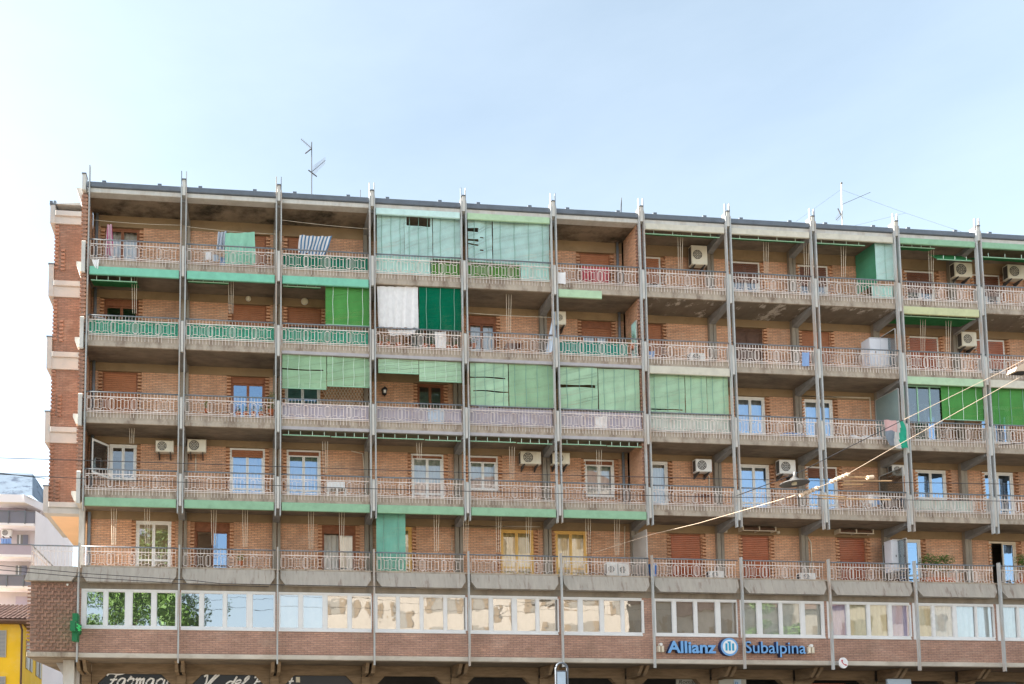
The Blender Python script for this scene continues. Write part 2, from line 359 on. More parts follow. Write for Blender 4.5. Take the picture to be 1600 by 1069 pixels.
def link(name, me, loc=(0, 0, 0), parent=None, rot=None):
    o = bpy.data.objects.new(name, me); COL.objects.link(o)
    loc = Vector(loc); ABS[o.name] = loc
    if parent is not None:
        o.parent = parent; o.location = loc-ABS[parent.name]
    else: o.location = loc
    if rot: o.rotation_euler = rot
    return o
def part(name, mb, mats, parent=None, loc=None, smooth=False, kind=None, label=None):
    """mb in world coordinates; the object's origin is put at loc (default: centre of its base)"""
    if loc is None:
        xs = [v[0] for v in mb.v]; ys = [v[1] for v in mb.v]; zs = [v[2] for v in mb.v]
        loc = ((min(xs)+max(xs))/2, (min(ys)+max(ys))/2, min(zs))
    L = Vector(loc); mb.v = [(v[0]-L.x, v[1]-L.y, v[2]-L.z) for v in mb.v]
    o = link(name, mb.mesh(name, mats, smooth), L, parent)
    if kind: o['kind'] = kind
    if label: o['label'] = label
    return o
def tag(o, label, cat, group=None):
    o['label'] = label; o['category'] = cat
    if group: o['group'] = group
    return o
def empty(name, loc):
    o = bpy.data.objects.new(name, None); COL.objects.link(o); o.location = loc; ABS[o.name] = Vector(loc); o.empty_display_size = .3
    return o
ORD = ['first', 'second', 'third', 'fourth', 'fifth', 'sixth', 'seventh', 'eighth', 'ninth', 'tenth', 'eleventh']
ROW = {5: 'top balcony row', 4: 'second balcony row from top', 3: 'third balcony row from top', 2: 'fourth balcony row from top', 1: 'lowest balcony row'}
def where(f, b): return '%s, %s bay from left' % (ROW[f], ORD[b])

# ------------------------------------------------------------------ levels
H = {5: 21.66, 4: 18.40, 3: 15.14, 2: 11.90, 1: 8.71}         # handrails
ST = {f: h-.82 for f, h in H.items()}; ST[1] = 7.87             # slab tops
SB = {f: ST[f]-.48 for f in (5, 4, 3, 2)}                       # soffits under each slab
CEIL = {5: 23.72, 4: SB[5], 3: SB[4], 2: SB[3], 1: SB[2]}
DT = {5: 23.22, 4: 20.0, 3: 16.74, 2: 13.55, 1: 10.24}          # door heads
NB = 12; W = 4.0; BW = 1.5                                       # bays, bay width, depth of the back wall
XE = NB*W
M_OUT = None

# ------------------------------------------------------------------ ground
def ground():
    g = MB(); g.add([(-400, -400, GZ), (400, -400, GZ), (400, 600, GZ), (-400, 600, GZ)], [(0, 1, 2, 3)])
    o = part('ground', g, 'paving', loc=(0, 0, GZ)); o['kind'] = 'structure'
    g = MB(); g.add([(-200, -17, GZ+.004), (200, -17, GZ+.004), (200, -6, GZ+.004), (-200, -6, GZ+.004)], [(0, 1, 2, 3)])
    o = part('road', g, 'asphalt', loc=(0, -12, GZ)); o['kind'] = 'structure'
    g = MB(); g.box(-60, 80, -6, 9, GZ, GZ+.13)
    o = part('pavement', g, 'paving'); o['kind'] = 'structure'
    g = MB()
    for i in range(40): g.add([(-60+i*4, -11.6, GZ+.008), (-58+i*4, -11.6, GZ+.008), (-58+i*4, -11.45, GZ+.008), (-60+i*4, -11.45, GZ+.008)], [(0, 1, 2, 3)])
    o = part('road_marking', g, 'paint'); o['kind'] = 'structure'
ground()

# ------------------------------------------------------------------ the apartment block
BLD = empty('apartment_building', (24, 4, GZ))
tag(BLD, 'long brick apartment block with rows of concrete balconies, steel posts and white ornamental railings', 'building')

# windows: (floor, bay, px left, px right, style, options)
WIN = [
 (5, 0, 163, 217.5, 'wood', dict(curtain=1, box=.0)), (5, 1, 360, 416, 'shut', dict(cover=.62)), (5, 2, 449, 503, 'shut', dict(cover=.62)),
 (5, 3, 632, 690, 'wood', {}), (5, 4, 745, 790, 'wood', {}), (5, 5, 905.6, 954, 'shut', dict(cover=.9)),
 (5, 6, 1007.5, 1033.3, 'white1', dict(cover=.55, sc='shutter_b')), (5, 7, 1143.3, 1188, 'white', dict(cover=.42, sc='shutter_d')), (5, 8, 1247.7, 1294.3, 'white', dict(cover=.42, sc='shutter_d')),
 (5, 9, 1414.5, 1460, 'white', dict(cover=.45, sc='shutter_d')), (5, 10, 1519, 1562.4, 'white', dict(cover=.45, sc='shutter_d')),
 (4, 0, 161.4, 216, 'wood', dict(box=.25, dark=1)), (4, 1, 362, 416, 'shut', dict(cover=.55)), (4, 2, 448.8, 502.4, 'shut', dict(cover=.35, fr='wood')),
 (4, 3, 640, 690, 'wood', dict(curtain=1)), (4, 4, 732, 776, 'wood', dict(box=.3, curtain=1)), (4, 5, 908.4, 956.7, 'wood', dict(box=.28, curtain=1, cover=.2)),
 (4, 6, 1011.4, 1036, 'shut', dict(cover=.95)), (4, 7, 1147.5, 1193, 'wood', dict(dark=1, fr='wood_dark', cover=.0, panel=1)), (4, 8, 1252, 1297.7, 'shut', dict(cover=.98)),
 (4, 9, 1420, 1468, 'white', dict(cover=.9, sc='shutter_o')), (4, 10, 1524.5, 1571, 'white', dict(cover=.6, sc='shutter_o')),
 (3, 0, 159.4, 214.7, 'shut', dict(cover=1.)), (3, 1, 360.4, 414.5, 'wood', dict(box=.24, blue=1)), (3, 2, 445, 501, 'white', dict(blue=1)),
 (3, 3, 652, 694, 'wood', dict(dark=1)), (3, 4, 745, 785, 'wood', {}), (3, 5, 915, 960, 'wood', {}), (3, 6, 1015, 1040, 'white1', {}),
 (3, 7, 1151, 1196.6, 'white', dict(blue=1, curtain=1)), (3, 8, 1256, 1302.7, 'white', dict(blue=1, curtain=1)), (3, 9, 1427, 1468, 'white', dict(blue=1)), (3, 10, 1531, 1578, 'white', dict(blue=1)),
 (2, 0, 170, 213, 'white', dict(sill=.85, openleaf=1)), (2, 1, 359, 414, 'white', dict(blue=1, cover=.14, sc='shutter_b', curtain=1)), (2, 2, 448, 501.5, 'white', dict(box=.15, curtain=1, blue=1)),
 (2, 3, 643, 694, 'white', dict(curtain=1, box=.1, fr2=1)), (2, 4, 732, 779, 'white', dict(box=.18, sill=.85, curtain=1)), (2, 5, 914, 961, 'white', dict(box=.15, sill=.7, curtain=1)),
 (2, 6, 1017, 1045, 'white1', dict(curtain=1)), (2, 7, 1156, 1203.7, 'white', dict(blue=1, curtain=1)), (2, 8, 1261, 1310, 'white', dict(blue=1, cover=.2, sc='shutter_d')),
 (2, 9, 1432.5, 1480, 'white', dict(sill=1.0, blue=1)), (2, 10, 1537, 1585, 'white', dict(blue=1)),
 (1, 0, 212, 267.5, 'white', dict(midrail=1)), (1, 1, 303.7, 359, 'wood', dict(box=.34, halfopen=1, blue=1)), (1, 2, 503, 556, 'wood', dict(box=.3, halfopen=1, curtain=1)),
 (1, 3, 600, 644, 'yellow', dict(curtain=1)), (1, 4, 782.4, 834.3, 'yellow', dict(curtain=1, midrail=1)), (1, 5, 867.7, 918, 'yellow', dict(curtain=1, midrail=1)),
 (1, 6, 1047, 1096.5, 'shut', dict(cover=1., sc='shutter_o')), (1, 7, 1158.8, 1203, 'shut', dict(cover=1., sc='shutter_o')), (1, 8, 1310, 1353, 'shut', dict(cover=1., sc='shutter_o')),
 (1, 9, 1396, 1440, 'white', dict(blue=1)), (1, 10, 1547, 1589, 'wood', dict(halfopen=1, blue=1, fr='conduit')),
]
def quoin_mesh(h, side):
    q = MB(); n = int(h/.15)
    for i in range(n):
        z = .02+i*.15; x0 = .0 if side > 0 else -.17
        q.box(x0, x0+.17, -.025, .11, z, z+.075)
    x0 = .0 if side > 0 else -.17
    q.box(x0, x0+.17, .1, .2, 0, h)
    return q.mesh('brick_edge', 'quoin')
QM = {}
def make_window(f, b, px0, px1, style, op):
    zt = DT[f]; zb = ST[f]+.02+op.get('sill', 0)
    pm = (px0+px1)/2
    # pixel row of the door head, used only to read its X on the back wall
    x0, x1 = [PX(p, {5: 400, 4: 520, 3: 620, 2: 730, 1: 830}[f], BW) for p in (px0, px1)]
    Y0 = BW+.10
    fr = {'wood': 'wood', 'shut': 'wood', 'white': 'white', 'white1': 'white', 'yellow': 'yellow'}[style]
    fr = op.get('fr', fr)
    t = .07 if fr in ('wood', 'wood_dark') else .085
    m = MB()
    top = zt
    m.box(x0, x0+t, Y0, Y0+.09, zb, top); m.box(x1-t, x1, Y0, Y0+.09, zb, top); m.box(x0+t, x1-t, Y0, Y0+.09, top-t, top); m.box(x0+t, x1-t, Y0, Y0+.09, zb, zb+t)
    w_ = part('window' if op.get('sill') else 'balcony_door', m, fr, BLD)
    bx = op.get('box', 0)
    if bx:
        m = MB().cham(x0+t, x1-t, Y0-.03, Y0+.08, top-t-bx, top-t, .015); part('shutter_box', m, 'wood' if style != 'yellow' else 'yellow', w_)
    zi = top-t-bx; xi0, xi1 = x0+t, x1-t
    nl = 1 if style == 'white1' else 2
    lw = (xi1-xi0)/nl
    for i in range(nl):
        a, c = xi0+i*lw, xi0+(i+1)*lw
        if op.get('halfopen') and i == 0:
            # left leaf swung inwards
            m = MB().box(a, a+.05, Y0+.1, Y0+.1+lw*.9, zb+t, zi); part('open_leaf', m, fr, w_); continue
        s = .06
        m = MB(); y0, y1 = Y0+.015, Y0+.06
        m.box(a+.004, a+s, y0, y1, zb+t, zi-.004); m.box(c-s, c-.004, y0, y1, zb+t, zi-.004); m.box(a+s, c-s, y0, y1, zi-s, zi-.004); m.box(a+s, c-s, y0, y1, zb+t, zb+t+s)
        if op.get('midrail') or (style in ('white', 'yellow') and not op.get('sill')): m.box(a+s, c-s, y0, y1, zb+.62, zb+.70)
        lf = part('leaf', m, fr, w_)
        m = MB().add([(a+s, Y0+.036, zb+t+s), (c-s, Y0+.036, zb+t+s), (c-s, Y0+.036, zi-s), (a+s, Y0+.036, zi-s)], [(0, 1, 2, 3)])
        if op.get('panel'): part('door_panel', m, 'wood_dark', w_)
        else: part('pane', m, 'glass_sky_tint' if op.get('blue') else 'glass', w_)
    cv = op.get('cover', 0)
    if cv:
        hh = (zi-zb-t)*cv; n = max(3, int(hh/.085)); m = MB()
        for i in range(n):
            z1 = zi-hh*i/n; z0 = zi-hh*(i+1)/n
            y = Y0-.012
            m.add([(xi0+.004, y, z1), (xi1-.004, y, z1), (xi1-.004, y-.014, (z0+z1)/2+.01), (xi0+.004, y-.014, (z0+z1)/2+.01), (xi1-.004, y, z0+.004), (xi0+.004, y, z0+.004)], [(0, 3, 2, 1), (3, 5, 4, 2)])
        part('roller_shutter', m, op.get('sc', 'shutter_b'), w_)
    if op.get('curtain'):
        rn = random.Random(f*31+b)
        ph = rn.random()*6
        m = MB().sheet(lambda u, v: (xi0+.02+u*(xi1-xi0-.04), Y0+.2+.03*math.sin(u*34+ph)+.012*math.sin(u*77+ph), zi-v*(zi-zb-.03)), 40, 2)
        part('curtain', m, 'curtain_lit_yellow' if style == 'yellow' else 'curtain', w_, smooth=True)
    if op.get('sill'):
        m = MB().cham(x0-.05, x1+.05, BW-.06, Y0+.05, zb-.06, zb-.003, .012); part('sill', m, 'conc', w_)
    if op.get('openleaf'):
        L = .95; a = R(62)
        X, Y = x0, BW-.02
        dx, dy = -math.sin(R(38))*L, -math.cos(R(38))*L
        def pt(u, v, o=0): return (X+dx*u, Y+dy*u-o, zb+.05+(zi-zb-.05)*v)
        for q0, q1, r0, r1 in ((0, .08, 0, 1), (.92, 1, 0, 1), (.08, .92, .94, 1), (.08, .92, 0, .06)):
            m = MB(); p = [pt(q0, r0), pt(q1, r0), pt(q1, r0, -.04), pt(q0, r0, -.04), pt(q0, r1), pt(q1, r1), pt(q1, r1, -.04), pt(q0, r1, -.04)]
            m.hexa(p); part('open_sash_frame', m, 'white', w_)
        m = MB(); m.hexa([pt(.08, .06, -.015), pt(.92, .06, -.015), pt(.92, .06, -.025), pt(.08, .06, -.025), pt(.08, .94, -.015), pt(.92, .94, -.015), pt(.92, .94, -.025), pt(.08, .94, -.025)])
        part('pane', m, 'glass_sky_tint', w_)
    h = round(zt-zb, 2)
    for side, x in ((-1, x0), (1, x1)):
        key = (h, side)
        if key not in QM: QM[key] = quoin_mesh(h, side)
        o = link('toothed_brick_edge', QM[key], (x, BW, zb), w_); o['kind'] = 'stuff'
    return (x0-.17, x1+.17, zb, zt)
OPEN = {f: [] for f in (1, 2, 3, 4, 5)}
for wd in WIN: OPEN[wd[0]].append(make_window(*wd))
# the rest of the rooms behind, one brick wall and one lintel strip per storey
for f in (5, 4, 3, 2, 1):
    z0, z1 = ST[f], CEIL[f]; zl = DT[f]+.0
    ops = sorted(OPEN[f]); x = 0.0; m = MB()
    for a, c, zb, zt in ops:
        if a > x: part('brick_wall', MB().box(x, a, BW, BW+.25, z0, zl), 'brick', BLD)
        if zb > z0+.1: part('brick_wall', MB().box(a+.001, c-.001, BW, BW+.25, z0, zb), 'brick', BLD)
        x = c
    part('brick_wall', MB().box(x, XE, BW, BW+.25, z0, zl), 'brick', BLD)
    part('lintel', MB().box(0, XE, BW-.012, BW+.25, zl+.001, z1), 'lintel', BLD)
    part('room_wall', MB().box(0, XE, 5.0, 5.1, z0, z1), 'room', BLD)

# slabs, soffits, cassettes, railings
def railing_mesh(comb=True, seed=0):
    rj = random.Random(seed); m = MB(); t = .014; L = 3.66; n = 4; p = L/n; x0 = -L/2
    m.box(x0, -x0, -.014, .014, -.215, -.185)
    if comb: m.box(x0, -x0, -.014, .014, -.80, -.775); m.box(x0, -x0, -.012, .012, -.865, -.845)
    else: m.box(x0, -x0, -.014, .014, -.80, -.775)
    zt, zb = -.275, -.715; dz = .055
    for i in range(n):
        c = x0+p*(i+.5)
        for s in (-1, 1):
            pass
        us = [(-p/2, 1), (-p/2+p/3, 0), (-p/2+2*p/3, 0)]
        for u, thick in us:
            X = c+u+p*.08
            if thick:
                m.box(X-.06, X+.06, -.016, .016, zt-.01, zt+.016); m.box(X-.06, X+.06, -.016, .016, zb-.016, zb+.01)
                for s in (-1, 1):
                    m.bar((X+s*.06, 0, zt), (X+s*.06, 0, zb), t); m.bar((X+s*.105, 0, zt-dz), (X+s*.105, 0, zb+dz), t)
                    m.bar((X+s*.06, 0, zt), (X+s*.105, 0, zt-dz), t); m.bar((X+s*.06, 0, zb), (X+s*.105, 0, zb+dz), t)
            else:
                m.box(X-.075, X+.075, -.012, .012, zt-dz-.006, zt-dz+.006); m.box(X-.075, X+.075, -.012, .012, zb+dz-.006, zb+dz+.006)
                for s in (-1, 1):
                    m.bar((X+s*.075, 0, zt-dz), (X+s*.075, 0, zb+dz), t)
                    m.bar((X+s*.075, 0, zt-dz), (X+s*.115, 0, zt), t); m.bar((X+s*.075, 0, zb+dz), (X+s*.115, 0, zb), t)
                m.bar((X-.075-.04-.075, 0, zt), (X-.115, 0, zt), t*.7); m.bar((X-.075-.04-.075, 0, zb), (X-.115, 0, zb), t*.7)
    k = 27
    for i in range(k+1):
        x = x0+L*i/k; j1, j2 = rj.gauss(0, .006), rj.gauss(0, .008)
        if rj.random() < .03: continue
        m.bar((x+j1, 0, -.03), (x, 0, -.27), t)
        m.bar((x, .01, -.27), (x, .01, -.72), t*.6)
        m.bar((x, 0, -.72), (x+j2, rj.gauss(0, .006), -1.06 if comb else -.8), t)
    return m.mesh('railing', 'rail_white')
RAILS = [railing_mesh(True, q) for q in range(5)]; RAILS1 = [railing_mesh(False, 9+q) for q in range(4)]
HRM = MB().tube([(-1.93, 0, 0), (1.93, 0, 0)], .03, 8).mesh('handrail', 'rail_dark', True)
for f in (5, 4, 3, 2):
    for b in range(NB):
        x = b*W
        m = MB()
        m.box(x+.001, x+W-.001, .075, 1.44, SB[f]+.14, ST[f])
        m.box(x+.001, x+W-.001, .11, 1.44, SB[f]+.03, SB[f]+.14)
        s = part('balcony_slab', m, 'conc', BLD)
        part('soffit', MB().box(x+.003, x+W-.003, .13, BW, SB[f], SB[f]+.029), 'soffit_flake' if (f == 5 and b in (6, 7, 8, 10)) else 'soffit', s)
        part('edge_lip', MB().cham(x+.14, x+W-.14, .05, .128, SB[f]-.0, SB[f]+.135, .01), 'box_grey' if (f in (4, 3) and 1 < b < 6) else 'conc', s)
        link('railing', RAILS[(b*3+f) % 5], (x+2, .035, H[f]), s, rot=(random.gauss(0, .004), random.gauss(0, .0012), 0))
        link('handrail', HRM, (x+2, .035, H[f]), s)
    part('floor_slab', MB().box(0, XE, BW+.001, 5.1, SB[f]+.01, ST[f]-.01), 'conc', BLD)
# columns, cantilever beams, posts, blades
for k in range(NB+1):
    x = k*W
    if k > 0:
        for f in (5, 4, 3, 2, 1):
            m = MB(); m.box(x-.15, x+.02, BW-.16, BW-.013, ST[f], CEIL[f]-.002); m.box(x+.07, x+.2, BW-.12, BW-.013, ST[f], CEIL[f]-.002)
            part('column', m, 'column', BLD)
            zc = CEIL[f]
            m = MB().prismx([(.16, zc-.001), (.16, zc-.14), (BW-.16, zc-.36), (BW-.013, zc-.36), (BW-.013, zc-.001)], x-.14, x+.14)
            part('cantilever_beam', m, 'beam', BLD)
    sides = (1,) if k == 0 else (-1, 1)
    for s in sides:
        X = x+s*.102
        m = MB(); m.box(X-.024, X+.024, -.075, .07, 10.13, 24.2 if k else 24.82)
        po = part('steel_post', m, 'steel', BLD)
        if k: part('post_tip', MB().box(X-.02, X+.012, -.04, .035, 24.2, 24.82), 'steel' if (k+s) % 3 else 'rail_dark', po)
    for f in (5, 4, 3, 2):
        xa = x-.055 if k else x-.17; xb = x+.055 if k else x-.02
        m = MB().prismx([(-.06, SB[f]-.16), (-.06, H[f]-.16), (.0, H[f]-.1), (.33, H[f]-.1), (.33, SB[f]+.05), (.05, SB[f]-.16)], xa, xb)
        part('concrete_blade', m, 'white_conc', BLD)
    xa = x-.065 if k else x-.2; xb = x+.065 if k else x-.05
    m = MB().prismx([(-.06, 23.74), (-.06, 24.42), (.3, 24.42), (.3, 23.74)], xa, xb); bl = part('roof_blade', m, 'white_conc', BLD)
    part('blade_cap', MB().box(xa-.02, xb+.02, -.09, .32, 24.42, 24.46), 'roof_dark', bl)
    # lower single posts
    m = MB(); m.box(x-.03, x+.03, -.1, .03, 3.98, H[1]+.1)
    part('lower_post', m, 'steel', BLD)
# roof
for b in range(NB):
    x = b*W
    part('roof_edge', MB().cham(x+.001, x+W-.001, .05, .4, 23.72, 23.92, .015), 'white_conc', BLD)
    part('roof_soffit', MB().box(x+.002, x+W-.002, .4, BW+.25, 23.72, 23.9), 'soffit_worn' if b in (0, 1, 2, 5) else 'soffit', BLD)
    part('roof_flashing', MB().cham(x-.001+.002, x+W-.001, -.02, .45, 23.921, 24.15, .02), 'roof_dark', BLD)
    for dx in (.6, 2.9):
        part('flashing_clip', MB().box(x+dx, x+dx+.16, .03, .2, 24.15, 24.25), 'roof_dark', BLD)
part('roof', MB().box(0, XE, .46, 12, 23.93, 24.12), 'conc', BLD)
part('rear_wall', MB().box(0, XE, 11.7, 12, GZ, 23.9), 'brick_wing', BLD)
part('end_wall', MB().box(XE, XE+.3, .1, 12, 4.2, 23.9), 'brick', BLD)
# left end wall with toothed front edge, and the party wall between the sixth and seventh bays
def toothed_wall(x0, x1, z0, z1, name):
    o = part(name, MB().box(x0, x1, .16, BW+.02, z0, z1), 'brick', BLD)
    m = MB(); n = int((z1-z0)/.17)
    for i in range(n):
        z = z0+.03+i*.17; m.box(x0-.035, x1+.035, .1, .2, z, z+.085)
    part('toothed_brick_edge', m, 'brick_plain', o, kind='stuff')
    part('edge_post', MB().box(x0+.02, x1-.02, .12, .159, z0, z1), 'brick_wing', o)
    return o
for f in (5, 4, 3, 2):
    toothed_wall(-.2, -.02, ST[f]-.05, CEIL[f], 'end_wall')
    toothed_wall(24.05-.2, 24.05+.06, ST[f], CEIL[f]-.01, 'party_wall')
for f in (5, 4, 3, 2):
    part('wall_band', MB().prism([(-.3, SB[f]), (-.02, SB[f]), (-.02, ST[f]-.06), (-.42, ST[f]-.06), (-.42, ST[f]-.2)], .22, BW), 'white_conc', BLD)
    part('downpipe', MB().tube([(.17, BW-.1, ST[f]), (.17, BW-.1, CEIL[f])], .07, 8), 'rail_dark', BLD, smooth=True)
for f in (5, 4, 3, 2):
    part('downpipe', MB().tube([(23.6, BW-.1, ST[f]), (23.6, BW-.1, CEIL[f])], .06, 8), 'rail_dark', BLD, smooth=True)
# roof corner piece
part('roof_corner', MB().prism([(-.5, 24.02), (-.25, 23.3), (-.03, 23.3), (-.03, 24.02)], .25, BW), 'cream_band', BLD)

# cassette boxes above the blinds: (which ceiling floor, bay, colour, x span fraction)
CAS = [(4, 0, 'turq', 0, 1), (4, 1, 'turq', 0, 1), (4, 2, 'turq', 0, 1), (4, 5, 'lightgreen', 0, .53), (4, 9, 'yellowgreen', 0, 1),
       (3, 6, 'cream', 0, 1), (3, 9, 'lightgreen', 0, 1), (3, 10, 'cream', 0, 1),
       (1, 0, 'mint', 0, 1), (1, 1, 'mint', 0, 1), (1, 2, 'mint', 0, 1), (1, 3, 'mint', 0, 1), (1, 4, 'mint', 0, 1), (1, 5, 'mint', 0, 1),
       (5, 3, 'cyan', 0, 1), (5, 4, 'lightgreen', 0, 1), (5, 6, 'cream', 0, 1), (5, 7, 'cream', 0, 1), (5, 8, 'cream', 0, 1), (5, 9, 'mint', 0, 1), (5, 10, 'mint', 0, 1)]
CN = {'turq': 'turquoise', 'lightgreen': 'light green', 'yellowgreen': 'yellow green', 'cream': 'cream', 'mint': 'mint green', 'cyan': 'pale cyan'}
for f, b, c, u0, u1 in CAS:
    x0 = b*W+.16+u0*3.68; x1 = b*W+.16+u1*3.68
    zc = CEIL[f]
    z0, z1 = (zc-.24, zc+.11) if f < 5 else (zc-.3, zc-.02)
    m = MB().cham(x0, x1, -.03, .048, z0, z1, .015)
    o = part('awning_cassette', m, 'box_'+c)
    tag(o, '%s metal awning cassette over the %s' % (CN[c], where(f, b)), 'awning box', 'awning cassettes along the balconies')

# lowest balcony: slanted concrete parapet panels and mezzanine
for b in range(-1, NB):
    x0, x1 = b*W+.12, b*W+W-.12
    if b == -1: x0 = -1.92; x1 = -.09
    yt, yb = .06, -.09; zt, zb = 7.87, 7.24; c = .2
    def par(x0, x1):
        l = -.2 if b == -1 else c
        f_ = [(x0, yt, zt), (x1, yt, zt), (x1, yt+(yb-yt)*.55, zb+.28), (x1-c, yb, zb), (x0+l, yb, zb), (x0+(-.12 if b == -1 else 0), yt+(yb-yt)*.55, zb+.28)]
        bk = [(x, .24, z) for x, y, z in f_]
        m = MB(); n = 6
        m.add(f_+bk, [(5, 4, 3, 2, 1, 0), (6, 7, 8, 9, 10, 11)]+[(i, (i+1) % n, (i+1) % n+n, i+n) for i in range(n)])
        return m
    part('parapet_panel', par(x0, x1), 'parapet', BLD)
    if b >= 0:
        link('railing', RAILS1[b % 4], (b*W+2, .1, H[1]), BLD, rot=(0, random.gauss(0, .001), 0)); link('handrail', HRM, (b*W+2, .1, H[1]), BLD)
        part('railing_kerb', MB().box(b*W+.05, b*W+W-.05, .05, .25, 7.872, 7.93), 'conc', BLD)
part('floor_slab', MB().box(-1.95, XE, .25, 6, 7.3, 7.868), 'conc', BLD)
part('mezzanine_ceiling_beam', MB().box(-1.9, XE, .245, .5, 7.02, 7.299), 'column', BLD)
# end terrace railing on the left
m = MB().tube([(-.05, .1, H[1]), (-1.9, .1, H[1]), (-1.9, 3.9, H[1])], .03, 8); er = part('end_terrace_handrail', m, 'rail_dark', BLD)
m = MB()
for y in range(0, 14):
    Y = .1+y*.28; m.bar((-1.9, Y, 7.9), (-1.9, Y, H[1]), .02)
m.box(-1.91, -1.89, .1, 3.9, 7.97, 8.0); m.box(-1.91, -1.89, .1, 3.9, 8.47, 8.5)
for i in range(13): m.bar((-1.85+i*.14, .1, 7.9), (-1.85+i*.14, .1, H[1]), .016)
m.box(-1.9, -.05, .09, .11, 8.48, 8.5)
part('end_terrace_railing', m, 'rail_white', er)

MY = .25
PANES = {0: [(134, 162), (168, 196), (206, 237), (244, 275)], 1: [(282, 312), (318, 349), (354, 386), (394, 429)], 2: [(437, 467), (473, 505), (511, 544), (549, 581)],
 3: [(589, 620), (624, 657), (661, 694), (698, 730)], 4: [(736, 765), (770, 801), (807, 838), (842, 873)], 5: [(880, 904), (910, 938), (943, 971), (975, 1006)],
 6: [(1024, 1051), (1056, 1085), (1089, 1119), (1125, 1152)], 7: [(1160, 1183), (1190, 1218), (1222, 1251), (1257, 1284)], 8: [(1300, 1323), (1327, 1355), (1359, 1388), (1393, 1423)],
 9: [(1435, 1456), (1460, 1489), (1494, 1524), (1526, 1553)], 10: [(1567, 1589), (1592, 1622)]}
MZ0, MZ1 = 5.43, 6.99
CURT = {0: 'dark', 1: 'dark', 2: 'beige', 3: 'beige', 4: 'beige', 5: 'beige', 6: 'beige', 7: 'grey', 8: 'lilac', 9: 'pale', 10: 'pale'}
M['mz_beige'] = cloth_mat('mezz_blind_beige', (.6, .5, .4), trans=.1); M['mz_grey'] = cloth_mat('mezz_blind_grey', (.6, .6, .53), trans=.1)
M['mz_lilac'] = cloth_mat('mezz_curtain_lilac', (.55, .45, .66), trans=.2); M['mz_yellow'] = cloth_mat('mezz_curtain_yellow', (.7, .65, .42), trans=.2)
M['mz_pale'] = cloth_mat('mezz_curtain_pale', (.7, .76, .76), trans=.2); M['mz_dark'] = mat('mezz_dark_backing', (.06, .07, .07), .9, .1)
for b in range(NB):
    xs = [(PX(a, 950, MY), PX(c, 950, MY)) for a, c in PANES[b]] if b in PANES else [(b*W+.2+i*.92, b*W+1.0+i*.92) for i in range(4)]
    xa = b*W+.07 if b not in (5, 6) else (b*W+.07 if b == 5 else b*W+.2); xb = b*W+W-.07 if b != 5 else b*W+W-.35
    if b == 10: xs = xs+[(xs[-1][1]+.12, xs[-1][1]+.9), (xs[-1][1]+1.0, b*W+W-.2)]
    m = MB(); m.box(xa, xb, MY, MY+.09, MZ0-.02, MZ0+.07); m.box(xa, xb, MY, MY+.09, MZ1-.07, MZ1+.02)
    prev = xa
    for a, c in xs: m.box(prev, a, MY, MY+.09, MZ0+.07, MZ1-.07); prev = c
    m.box(prev, xb, MY, MY+.09, MZ0+.07, MZ1-.07)
    fr = part('ribbon_window', m, 'mezz_frame', BLD)
    for i, (a, c) in enumerate(xs):
        # slim sash inside each opening
        m = MB(); m.box(a, a+.03, MY+.02, MY+.07, MZ0+.07, MZ1-.07); m.box(c-.03, c, MY+.02, MY+.07, MZ0+.07, MZ1-.07); m.box(a+.03, c-.03, MY+.02, MY+.07, MZ0+.07, MZ0+.1); m.box(a+.03, c-.03, MY+.02, MY+.07, MZ1-.1, MZ1-.07)
        part('sash', m, 'mezz_frame', fr)
        m = MB(); tl = random.uniform(-.016, .016); tv = random.uniform(-.012, .012)
        y_ = MY+.045
        m.add([(a+.03, y_, MZ0+.1), (c-.03, y_+tl, MZ0+.1), (c-.03, y_+tl+tv, MZ1-.1), (a+.03, y_+tv, MZ1-.1)], [(0, 1, 2, 3)])
        part('pane', m, 'glass_mirror' if b < 7 else 'glass', fr)
        cu = CURT.get(b, 'pale'); cu = {'lilac': 'yellow' if i in (1, 2) else 'lilac'}.get(cu, cu)
        if b == 9 and i == 0: cu = 'yellow'
        amp = .0 if cu in ('beige', 'grey', 'dark') else .03
        m = MB().sheet(lambda u, v: (a+u*(c-a), MY+.13+amp*math.sin(u*23+i), MZ1-.02-v*(MZ1-MZ0-.03)), 24, 1)
        part('curtain', m, 'mz_'+cu, fr, smooth=True)  # in the first two bays a dark sheet stands for the unlit room
    part('window_sill', MB().cham(xa, xb, MY-.05, MY+.05, MZ0-.07, MZ0-.021, .01), 'mezz_frame', fr)
    # spandrel brick panel and bottom band
    part('brick_spandrel', MB().box(b*W+.004, b*W+W-.004, MY-.02, MY+.28, 4.385, MZ0-.072), 'brick_band', BLD)
    part('bottom_band', MB().cham(b*W+.002, b*W+W-.002, MY-.08, MY+.4, 4.2, 4.383, .012), 'band', BLD)
    part('brick_pier', MB().box(b*W-.068, b*W+.068, MY+.02, MY+.3, MZ0-.07, 7.02), 'brick_band', BLD)
part('brick_pier', MB().box(23.66, 23.93, MY+.02, MY+.3, MZ0-.07, 7.02), 'brick_band', BLD)
part('brick_pier', MB().box(24.07, 24.19, MY+.02, MY+.3, MZ0-.07, 7.02), 'brick_band', BLD)
part('mezzanine_room_wall', MB().box(-1.9, XE, 3.5, 3.6, 4.3, 7.3), 'room', BLD)
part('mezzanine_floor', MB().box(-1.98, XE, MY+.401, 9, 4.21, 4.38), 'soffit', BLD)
part('arcade_soffit', MB().box(-1.98, XE, MY-.07, 9, 4.17, 4.199), 'soffit', BLD)
